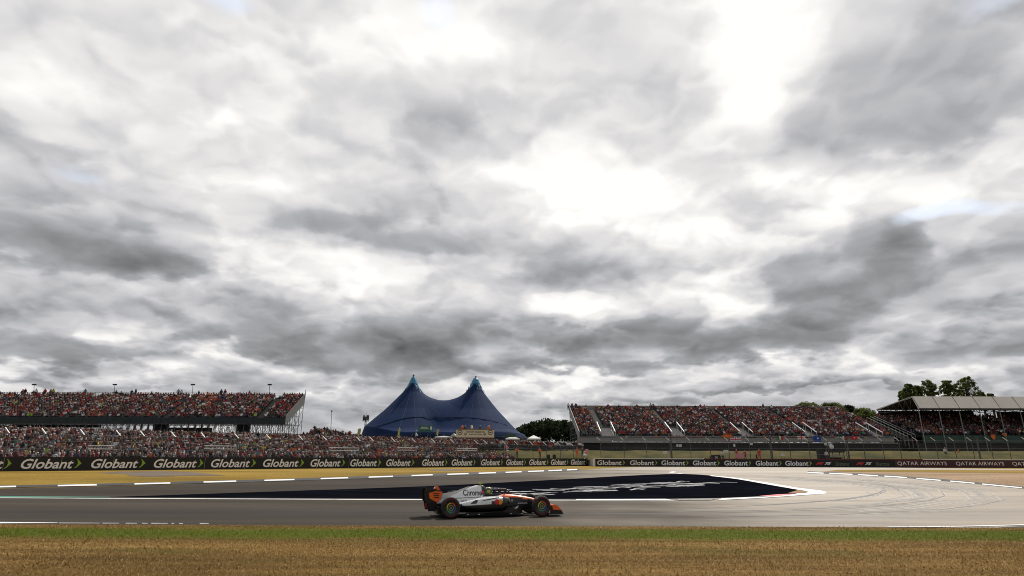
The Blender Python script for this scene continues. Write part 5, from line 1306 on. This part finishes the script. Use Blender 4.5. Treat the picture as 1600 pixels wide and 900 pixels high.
def cloth(label, px, y0, y1, Y, w, m_, lean=0):
    t_, b_ = P(px+lean, y0, Y), P(px, y1, Y); e = empty('flag', Vector((b_.x, Y, b_.z)), label, 'flag'); mb = MB((b_.x, Y, b_.z)); mb.tube(b_-Vector((0, 0, .8)), t_, .04, 5); mb.build('pole', 'galv', e)
    mb = MB((b_.x, Y, b_.z)); n_ = 10; vs = []
    for i in range(n_+1):
        t = i/n_; c = b_.lerp(t_, .25+.75*t); ww = w*(.5+.5*math.sin(t*5+1)); vs += [(c.x-.05, Y-.02, c.z), (c.x+ww, Y-.1*math.sin(t*8), c.z-.1)]
    mb.add(vs, [(2*i, 2*i+1, 2*i+3, 2*i+2) for i in range(n_)]); mb.build('cloth', m_, e, fix=False)
cloth('tall pink and white furled flag held up in the crowd', 788, 689, 704, 104, .75, 'pink', 1.5)
cloth('white cloth below the tall pink flag', 791, 700, 706, 103.5, .5, 'white_cloth', 1)
cloth('white flag waved by the pink and white board', 910.5, 704.5, 714, 103.5, .7, 'white_cloth', 2)
cloth('white and red flag in front of the navy tent wall', 648.5, 671.5, 684, 135, .6, 'white_cloth', 2)
# red banners hanging from the covered stand
for lab, px, y0, y1, w in (('orange cloth hanging over the green fascia, left one', 1552, 679, 687.5, 5.5), ('orange cloth on the green fascia, right one', 1570, 676.5, 683, 6)):
    a, b = P(px-w/2, y1, YF3+.8), P(px+w/2, y0, YF3+.8); mb = MB(((a.x+b.x)/2, YF3+.8, a.z)); mb.prism([(a.x, YF3+.8, b.z), (b.x, YF3+.8, b.z), (b.x-.1, YF3+.8, a.z+.4), ((a.x+b.x)/2, YF3+.75, a.z), (a.x+.1, YF3+.8, a.z+.5)], (0, .05, 0)); tag(mb.build('flag', 'orange_cloth'), lab, 'flag')

# ================================================================== RACING CAR
YAW = R(15)
rear = G(703.5, 810.5)      # contact of the near rear wheel
ZS = 1.07
CF = Vector((math.cos(YAW), math.sin(YAW), 0)); CL = Vector((-math.sin(YAW), math.cos(YAW), 0))
corg = rear+CF*1.8+CL*.85; corg.z = .012
car = empty('racing_car', corg, 'open wheel racing car, silver engine cover, orange nose and wings, black floor, on the track', 'racing car', rz=YAW); car.scale = (1, 1, ZS)
def C(mb, name, m, parent=car, smooth=False): return mb.build(name, m, parent, smooth=smooth)
def tub(c):
    if c.x > .42 and c.z > (.60 if c.x < 1.1 else .60-(c.x-1.1)*.22): return 1
    if c.x < .42 and c.z > .58: return 2
    return 0
mb = MB(); mb.loft([(2.74, 0, .05, .20, .26, 2.4, 0), (2.66, 0, .10, .16, .31, 2.6, 0), (2.4, 0, .13, .20, .40, 3, 0), (2.0, 0, .165, .22, .53, 3.2, .1), (1.6, 0, .20, .20, .62, 3.4, .15), (1.2, 0, .25, .16, .69, 3.4, .2), (.85, 0, .30, .20, .735, 3.4, .25), (.55, 0, .35, .14, .755, 3.4, .25), (.3, 0, .38, .12, .735, 3.6, .2), (0, 0, .40, .12, .70, 3.6, .15), (-.35, 0, .40, .12, .70, 3.6, .15), (-.8, 0, .36, .12, .62, 3.6, .2), (-1.3, 0, .28, .12, .5, 3.2, .2)], 32, fm=tub)
body = C(mb, 'monocoque', ['carbon', 'papaya', 'chrome_white'], smooth=True)
def cov(c): return 1 if (c.x > -.40 and c.z > .76) else 0
mb2 = MB(); mb2.loft([(-.30, 0, .11, .84, 1.00, 2.6, 0), (-.33, 0, .15, .74, 1.05, 2.6, .1), (-.46, 0, .24, .50, 1.085, 2.8, .45), (-.7, 0, .33, .36, 1.06, 2.8, .6), (-.95, 0, .37, .30, .99, 2.8, .68), (-1.2, 0, .34, .28, .90, 2.8, .66), (-1.5, 0, .26, .28, .765, 2.6, .6), (-1.8, 0, .18, .30, .66, 2.6, .5), (-2.1, 0, .12, .32, .55, 2.4, .4), (-2.3, 0, .07, .34, .46, 2.2, .2)], 32, fm=cov)
cover = C(mb2, 'engine_cover', ['chrome_white', 'gloss_black'], smooth=True)
mb = MB(); mb.prism([(-.55, -.012, 1.06), (-1.9, -.012, .60), (-2.3, -.012, .56), (-2.32, -.012, .74), (-1.5, -.012, .86), (-1.0, -.012, 1.02)], (0, .024, 0)); C(mb, 'shark_fin', 'chrome_white')
mb = MB(); mb.lathe([(.001, -.012), (.085, 0), (.095, .03)], (-.30, 0, .92), 'y', 16); mb.v = [(-.292-(v[1])*.8, (v[0]+.30), v[2]) for v in mb.v]; C(mb, 'air_intake', 'suit')
def podf(sgn):
    def f(c): return 1 if (c.z < .42+.115*min(1, max(0, (c.x+1.0)/1.4)) or c.x > .38 or (sgn > 0 and False)) else 0
    return f
pods = []
for s_ in (-1, 1):
    m3 = MB(); m3.loft([(.62, s_*.46, .10, .46, .60, 3, 0), (.52, s_*.50, .20, .34, .655, 3.2, 0), (.25, s_*.54, .25, .24, .69, 3.2, .05), (-.2, s_*.56, .27, .20, .70, 3.2, .12), (-.6, s_*.53, .27, .20, .66, 3, .2), (-.95, s_*.46, .26, .24, .58, 3, .2), (-1.3, s_*.36, .22, .28, .50, 2.8, .2), (-1.65, s_*.24, .15, .30, .44, 2.6, .1)], 28, fm=podf(s_))
    pods.append(m3); C(m3, 'sidepod', ['chrome_white', 'gloss_black'], smooth=True)
mb = MB()
mb.prism([(1.30, -.30, .05), (1.0, -.72, .05), (-1.1, -.80, .05), (-1.45, -.62, .05), (-2.15, -.50, .10), (-2.15, .50, .10), (-1.45, .62, .05), (-1.1, .80, .05), (1.0, .72, .05), (1.30, .30, .05)], (0, 0, .035))
for s_ in (-1, 1):
    mb.prism([(.9, s_*.72, .06), (-1.2, s_*.80, .06), (-1.2, s_*.80, .17), (.2, s_*.78, .20), (.75, s_*.73, .30)], (0, s_*.02, 0))
    for k, xx in enumerate((1.15, 1.0, .85)): mb.prism([(xx, s_*(.40+k*.11), .06), (xx-.5, s_*(.52+k*.1), .06), (xx-.45, s_*(.52+k*.1), .30), (xx, s_*(.40+k*.11), .36)], (0, s_*.015, 0))
C(mb, 'floor', 'carbon')
mb = MB(); mb.prism([(-1.5, -.50, .09), (-2.2, -.52, .36), (-2.25, -.52, .36), (-2.25, -.52, .12), (-1.6, -.5, .07)], (0, 1.04, 0)); mb.box((-2.5, -.14, .22), (-1.9, .14, .46)); C(mb, 'diffuser', 'carbon')
# halo
mb = MB(); pts = []
for i in range(17):
    t = math.pi*(i/16-.5); pts.append((-.28+ .84*math.cos(t)**.8 if abs(math.cos(t)) > 1e-6 else -.28, .36*math.sin(t), .95-.03*math.cos(t)))
pts = [(-.42, -.34, .74)]+pts+[(-.42, .34, .74)]
mb.path(pts, .030, 8); mb.tube((.56, 0, .93), (.80, 0, .76), .026, 8); C(mb, 'halo', 'gloss_black', smooth=True)
mb = MB(); mb.lathe([(.16, 0), (.34, .03), (.345, .06), (.30, .075)], (-.05, 0, .695), 'z', 24); mb.v = [((v[0]+.05)*1.35-.05, v[1]*.72, v[2]) for v in mb.v]; C(mb, 'cockpit_rim', 'suit', smooth=True)
for s_ in (-1, 1):
    mb = MB(); mb.prism([(.48, s_*.50-.09, .80), (.40, s_*.50-.10, .80), (.40, s_*.50-.10, .88), (.46, s_*.50-.09, .88)], (0, .19, 0)); mr_ = C(mb, 'mirror', 'gloss_black')
    mb = MB(); mb.tube((.44, s_*.50, .81), (.42, s_*.34, .72), .012, 6); C(mb, 'stay', 'carbon', mr_)
mb = MB(); mb.prism([(-.38, -.10, 1.13), (-.56, -.10, 1.12), (-.56, -.10, 1.165), (-.40, -.10, 1.175)], (0, .20, 0)); mb.tube((-.47, 0, 1.06), (-.47, 0, 1.14), .022, 6); C(mb, 'onboard_camera', 'helmet_yellow')
# suspension
mb = MB()
for s_ in (-1, 1):
    for (xx, x2, zi, zo) in ((1.8+.28, 1.82, .50, .47), (1.8-.35, 1.80, .56, .47), (1.8+.25, 1.80, .28, .24), (1.8-.30, 1.80, .30, .24), (1.78, 1.78, .60, .26)): mb.tube((xx, s_*.17, zi), (x2, s_*.72, zo), .016, 6)
    for (xx, x2, zi, zo) in ((-1.8+.42, -1.80, .46, .50), (-1.8-.20, -1.80, .46, .50), (-1.8+.35, -1.80, .26, .22), (-1.8-.25, -1.80, .26, .22), (-1.8, -1.80, .32, .34)): mb.tube((xx, s_*.14, zi), (x2, s_*.70, zo), .02, 6)
C(mb, 'suspension', 'carbon')
# front wing
def wing_el(mb, x0, x1, z0, z1, half, th=.02, droop=0.0, mi=0):
    n_ = 12
    for i in range(n_):
        ya, yb = -half+2*half*i/n_, -half+2*half*(i+1)/n_
        fa, fb = abs(ya)/half, abs(yb)/half
        def q(y, f): return [(x0-.16*f, y, z0+droop*f), (x1-.10*f, y, z1+droop*f)]
        a, b = q(ya, fa), q(yb, fb)
        mb.prism([a[0], b[0], b[1], a[1]], (0, 0, th), mi)
mb = MB(); wing_el(mb, 2.80, 2.54, .10, .12, .93, .022, -.01); C(mb, 'front_wing', 'carbon')
for k, (x0, x1, z0, z1, m_) in enumerate(((2.58, 2.42, .14, .21, 'papaya'), (2.46, 2.32, .20, .30, 'papaya'), (2.36, 2.24, .27, .38, 'papaya'))):
    mb = MB(); wing_el(mb, x0, x1, z0, z1, .91, .014); C(mb, 'wing_flap', m_)
for s_ in (-1, 1):
    mb = MB(); mb.prism([(2.68, s_*.935, .06), (2.10, s_*.955, .05), (2.14, s_*.955, .30), (2.20, s_*.955, .40), (2.42, s_*.945, .38), (2.62, s_*.935, .20)], (0, s_*.018, 0)); ep = C(mb, 'endplate', 'carbon')
    mb = MB(); mb.prism([(2.61, s_*.957, .20), (2.24, s_*.975, .24), (2.20, s_*.977, .40), (2.42, s_*.967, .385)], (0, s_*.006, 0)); C(mb, 'orange_panel', 'papaya', ep)
    mb = MB(); mb.box((2.08, s_*.96-.03, .055), (2.66, s_*.96+.03, .075)); C(mb, 'footplate', 'galv', ep)
# rear wing
mb = MB()
def foil(mb, x0, x1, z0, z1, half, th): mb.prism([(x0, -half, z0), ((x0+x1)/2, -half, min(z0, z1)-.02), (x1, -half, z1), (x1, -half, z1+th*.4), ((x0+x1)/2, -half, (z0+z1)/2+th), (x0, -half, z0+th*.5)], (0, 2*half, 0))
foil(mb, -2.12, -2.48, .80, .86, .50, .03); C(mb, 'rear_wing', 'carbon')
mb = MB(); foil(mb, -2.46, -2.70, .88, 1.02, .50, .02); C(mb, 'wing_flap', 'carbon')
mb = MB(); foil(mb, -2.20, -2.48, .46, .50, .46, .02); mb.tube((-2.25, 0, .45), (-2.35, 0, .86), .028, 6); C(mb, 'beam_wing', 'carbon')
for s_ in (-1, 1):
    mb = MB(); mb.prism([(-2.06, s_*.51, .86), (-2.12, s_*.51, .66), (-2.28, s_*.50, .50), (-2.34, s_*.47, .22), (-2.60, s_*.47, .22), (-2.66, s_*.50, .50), (-2.74, s_*.51, .60), (-2.76, s_*.51, .92), (-2.66, s_*.51, 1.02), (-2.30, s_*.51, .92)], (0, s_*.02, 0)); ep = C(mb, 'endplate', 'carbon')
    mb = MB(); mb.prism([(-2.07, s_*.533, .875), (-2.13, s_*.533, .66), (-2.24, s_*.533, .50), (-2.56, s_*.533, .66), (-2.60, s_*.533, .84), (-2.34, s_*.533, .90)], (0, s_*.006, 0)); C(mb, 'orange_panel', 'papaya', ep)
mb = MB(); mb.box((-2.66, -.04, .30), (-2.60, .04, .46)); C(mb, 'rear_light', 'logo_red')
mb = MB(); mb.prism([(-2.10, -.2, .90), (-2.34, -.2, .97), (-2.30, -.2, 1.03), (-2.18, -.2, 1.03)], (0, .3, 0)); C(mb, 'wing_mount', 'papaya')
# wheels
def wheel(x, s_, w, r_=.36):
    yo = s_*(1.0 if x < 0 else .98); yc = yo-s_*w/2
    o = empty('wheel', (x, yc, r_), '', ''); 
    for k_ in ('label', 'category'):
        if k_ in o: del o[k_]
    o.parent = car
    mb = MB(); pr = [(.235, -w/2+.02), (.26, -w/2), (.325, -w/2), (.352, -w/2+.035), (.36, -w/4), (.36, w/4), (.352, w/2-.035), (.325, w/2), (.26, w/2), (.235, w/2-.02)]
    mb.lathe(pr, (0, 0, 0), 'y', 40); mb.build('tyre', 'tyre', o, smooth=True)
    mb = MB(); mb.lathe([(.001, s_*(w/2-.045)), (.24, s_*(w/2-.02)), (.24, -s_*(w/2-.05)), (.001, -s_*(w/2-.06))], (0, 0, 0), 'y', 36); mb.build('rim', 'gloss_black', o)
    y1 = s_*(w/2-.012)
    for k_, (a0, m_) in enumerate(((10, 'ring_red'), (100, 'ring_yellow'), (190, 'ring_green'), (280, 'ring_blue'))):
        mb = MB(); mb.lathe([(.135, y1-s_*.02), (.138, y1), (.168, y1), (.171, y1-s_*.02)], (0, 0, 0), 'y', 10, a0=R(a0-(0 if s_ > 0 else 0)), a1=R(a0+90)); mb.build('rim_segment', m_, o)
    mb = MB(); mb.lathe([(.076, y1-s_*.02), (.079, y1+s_*.004), (.094, y1+s_*.004), (.097, y1-s_*.02)], (0, 0, 0), 'y', 28); mb.build('rim_ring', 'helmet_yellow', o)
    mb = MB(); mb.lathe([(.001, y1+s_*.03), (.03, y1+s_*.03), (.035, y1-s_*.03)], (0, 0, 0), 'y', 14); mb.build('hub_nut', 'galv', o)
    mb = MB(); yt = s_*(w/2+.002)
    for a0 in (20, 200): mb.lathe([(.285, yt), (.300, yt)], (0, 0, 0), 'y', 26, a0=R(a0), a1=R(a0+140))
    mb.build('tyre_stripe', 'tyre_red', o, fix=False)
for s_ in (-1, 1): wheel(1.8, s_, .32); wheel(-1.8, s_, .40)
# decals laid on the bodywork
allv, allf = [], []
for src in (mb2, pods[0]):
    n0 = len(allv); allv += [Vector(v) for v in src.v]; allf += [tuple(i+n0 for i in f) for f in src.f]
src = MB(); tv, tf = allv[:], allf[:]
n0 = len(tv); tv += [v.co.copy() for v in body.data.vertices]; tf += [tuple(i+n0 for i in p.vertices) for p in body.data.polygons]
bv = BVHTree.FromPolygons(tv, tf)
def proj(x, z, lift=.006):
    h = bv.ray_cast(Vector((x, -3, z)), Vector((0, 1, 0)))
    return Vector((x, h[0].y-lift, z)) if h[0] is not None else None
def decal_text(txt, x, z, w, h, m, parent, off=.0, sh=0, tilt=0):
    uv, fs, _ = T(txt, off, sh); pts = [proj(x+u*w, z+v*h+u*w*tilt) for u, v in uv]
    fs = [f for f in fs if all(pts[i] is not None for i in f)]; pts = [p or Vector() for p in pts]
    mb = MB(); mb.add(pts, fs); mb.build('lettering', m, parent, fix=False)
def decal_disc(x, z, r_, m, parent, lift):
    c = proj(x, z, lift); ring = [proj(x+r_*math.cos(a), z+r_*math.sin(a), lift) for a in np.linspace(0, 2*math.pi, 29)[:-1]]
    if c is None or any(p is None for p in ring): print('decal miss'); return
    mb = MB(); mb.add([c]+ring, [(0, i+1, (i+1) % 28+1) for i in range(28)]); mb.build('emblem', m, parent, fix=False)
decal_text('Chrome', -1.20, .715, .74, .21, 'letter_black', cover, .02)
decal_disc(-.415, .83, .055, 'pink_logo', cover, .008)
decal_text('OKX', -1.30, .50, .22, .07, 'letter_black', cover, .0)
decal_disc(.02, .52, .093, 'logo_red', bpy.data.objects['sidepod'], .012)
decal_disc(.15, .52, .093, 'logo_amber', bpy.data.objects['sidepod'], .009)
def decal_poly(pts, m, parent, lift=.01, name='stripe', n=10):
    A_, B_, C_, D_ = [Vector((p[0], 0, p[1])) for p in pts]; vs = []
    for i in range(n+1):
        for j in (0, 1, 2):
            q = A_.lerp(B_, i/n).lerp(D_.lerp(C_, i/n), j/2); h = proj(q.x, q.z, lift)
            if h is None: return
            vs.append(h)
    mb = MB(); mb.add(vs, [(3*i+j, 3*i+3+j, 3*i+4+j, 3*i+1+j) for i in range(n) for j in (0, 1)]); mb.build(name, m, parent, fix=False)
decal_poly([(-.62, .545), (.10, .655), (.16, .70), (-.45, .60)], 'gloss_black', bpy.data.objects['sidepod'])
decal_poly([(-1.5, .62), (-.55, .66), (-.5, .675), (-1.5, .64)], 'gloss_black', cover)
decal_poly([(-1.0, .46), (-.78, .47), (-.70, .58), (-.82, .60)], 'gloss_black', bpy.data.objects['sidepod'])
decal_poly([(.62, .645), (1.25, .62), (1.2, .585), (.70, .60)], 'letter_black', body)
decal_poly([(1.42, .585), (1.62, .56), (1.60, .545), (1.42, .565)], 'letter_black', body)
for k_ in range(3):
    mb = MB(); mb.box((-2.44+k_*.02, -.546, .80-k_*.065), (-2.20, -.541, .83-k_*.065)); mb.build('stripe', 'letter_black', [o for o in bpy.data.objects if o.name.startswith('endplate') and o.parent is car][-2])
for xx, ww in ((-1.15, .05), (-.72, .07), (.55, .05), (1.0, .04)):
    mb = MB(); mb.box((xx, -.825, .10), (xx+ww, -.815, .125)); mb.build('marking', 'white_metal', bpy.data.objects['floor'])
mb = MB(); pts_ = [(.72+.17*math.sin(a), -.74, .28+.13*(1-math.cos(a))) for a in np.linspace(0, 1.35, 9)]
for i_ in range(8): mb.tube(pts_[i_], pts_[i_+1], .008+.016*math.sin(math.pi*(i_+.5)/8), 5)
mb.build('marking', 'white_metal', bpy.data.objects['floor'])
decal_text('VELO', .56, .50, .24, .07, 'letter_white', body, .01)
decal_text('ANDROID', 1.0, .40, .42, .05, 'letter_white', body, .0)
# driver: shoulders and helmet show above the cockpit
def driver():
    J = {'pelvis': (-.35, 0, .28, .16, .14), 'chest': (-.25, 0, .55, .19, .15), 'neck': (-.20, 0, .70, .07, .07), 'head': (-.16, 0, .82, .10, .10), 'crown': (-.16, 0, .87, .09, .09), 'shL': (-.22, -.20, .60, .07, .07), 'shR': (-.22, .20, .60, .07, .07), 'elL': (.02, -.24, .48, .05, .05), 'elR': (.02, .24, .48, .05, .05), 'haL': (.30, -.12, .58, .045, .04), 'haR': (.30, .12, .58, .045, .04), 'knL': (.35, -.12, .42, .08, .08), 'knR': (.35, .12, .42, .08, .08), 'ftL': (1.0, -.1, .3, .05, .05), 'ftR': (1.0, .1, .3, .05, .05)}
    J = {k: v+('shirt',) for k, v in J.items()}; E = [('pelvis', 'chest'), ('chest', 'neck'), ('neck', 'head'), ('head', 'crown'), ('chest', 'shL'), ('chest', 'shR'), ('shL', 'elL'), ('shR', 'elR'), ('elL', 'haL'), ('elR', 'haR'), ('pelvis', 'knL'), ('pelvis', 'knR'), ('knL', 'ftL'), ('knR', 'ftR')]
    return grow(J, E, 1)
v, t, _ = driver()
me = np_mesh('person', v, t.ravel(), 3, ['suit'], smooth=True); d_ = link('person', me); d_.location = corg; d_.rotation_euler = (0, 0, YAW); d_.scale = (1, 1, ZS)
tag(d_, 'driver in a yellow-green helmet seated in the racing car cockpit', 'person')
mb = MB(); pr = [(.001, .165), (.06, .155), (.11, .12), (.14, .06), (.145, 0), (.135, -.06), (.11, -.11), (.10, -.12)]
mb.lathe(pr, (-.14, 0, .84), 'z', 24); mb.v = [(v[0]+(.02 if v[2] < .82 and v[0] > -.12 else 0), v[1]*.9, v[2]) for v in mb.v]; hl = mb.build('helmet', 'helmet_yellow', d_, smooth=True)
mb = MB(); mb.lathe([(.148, -.03), (.150, .0), (.146, .055)], (-.14, 0, .84), 'z', 14, a0=R(-70), a1=R(70)); mb.v = [(v[0], v[1]*.92, v[2]) for v in mb.v]; mb.build('visor', 'visor', hl, smooth=True)
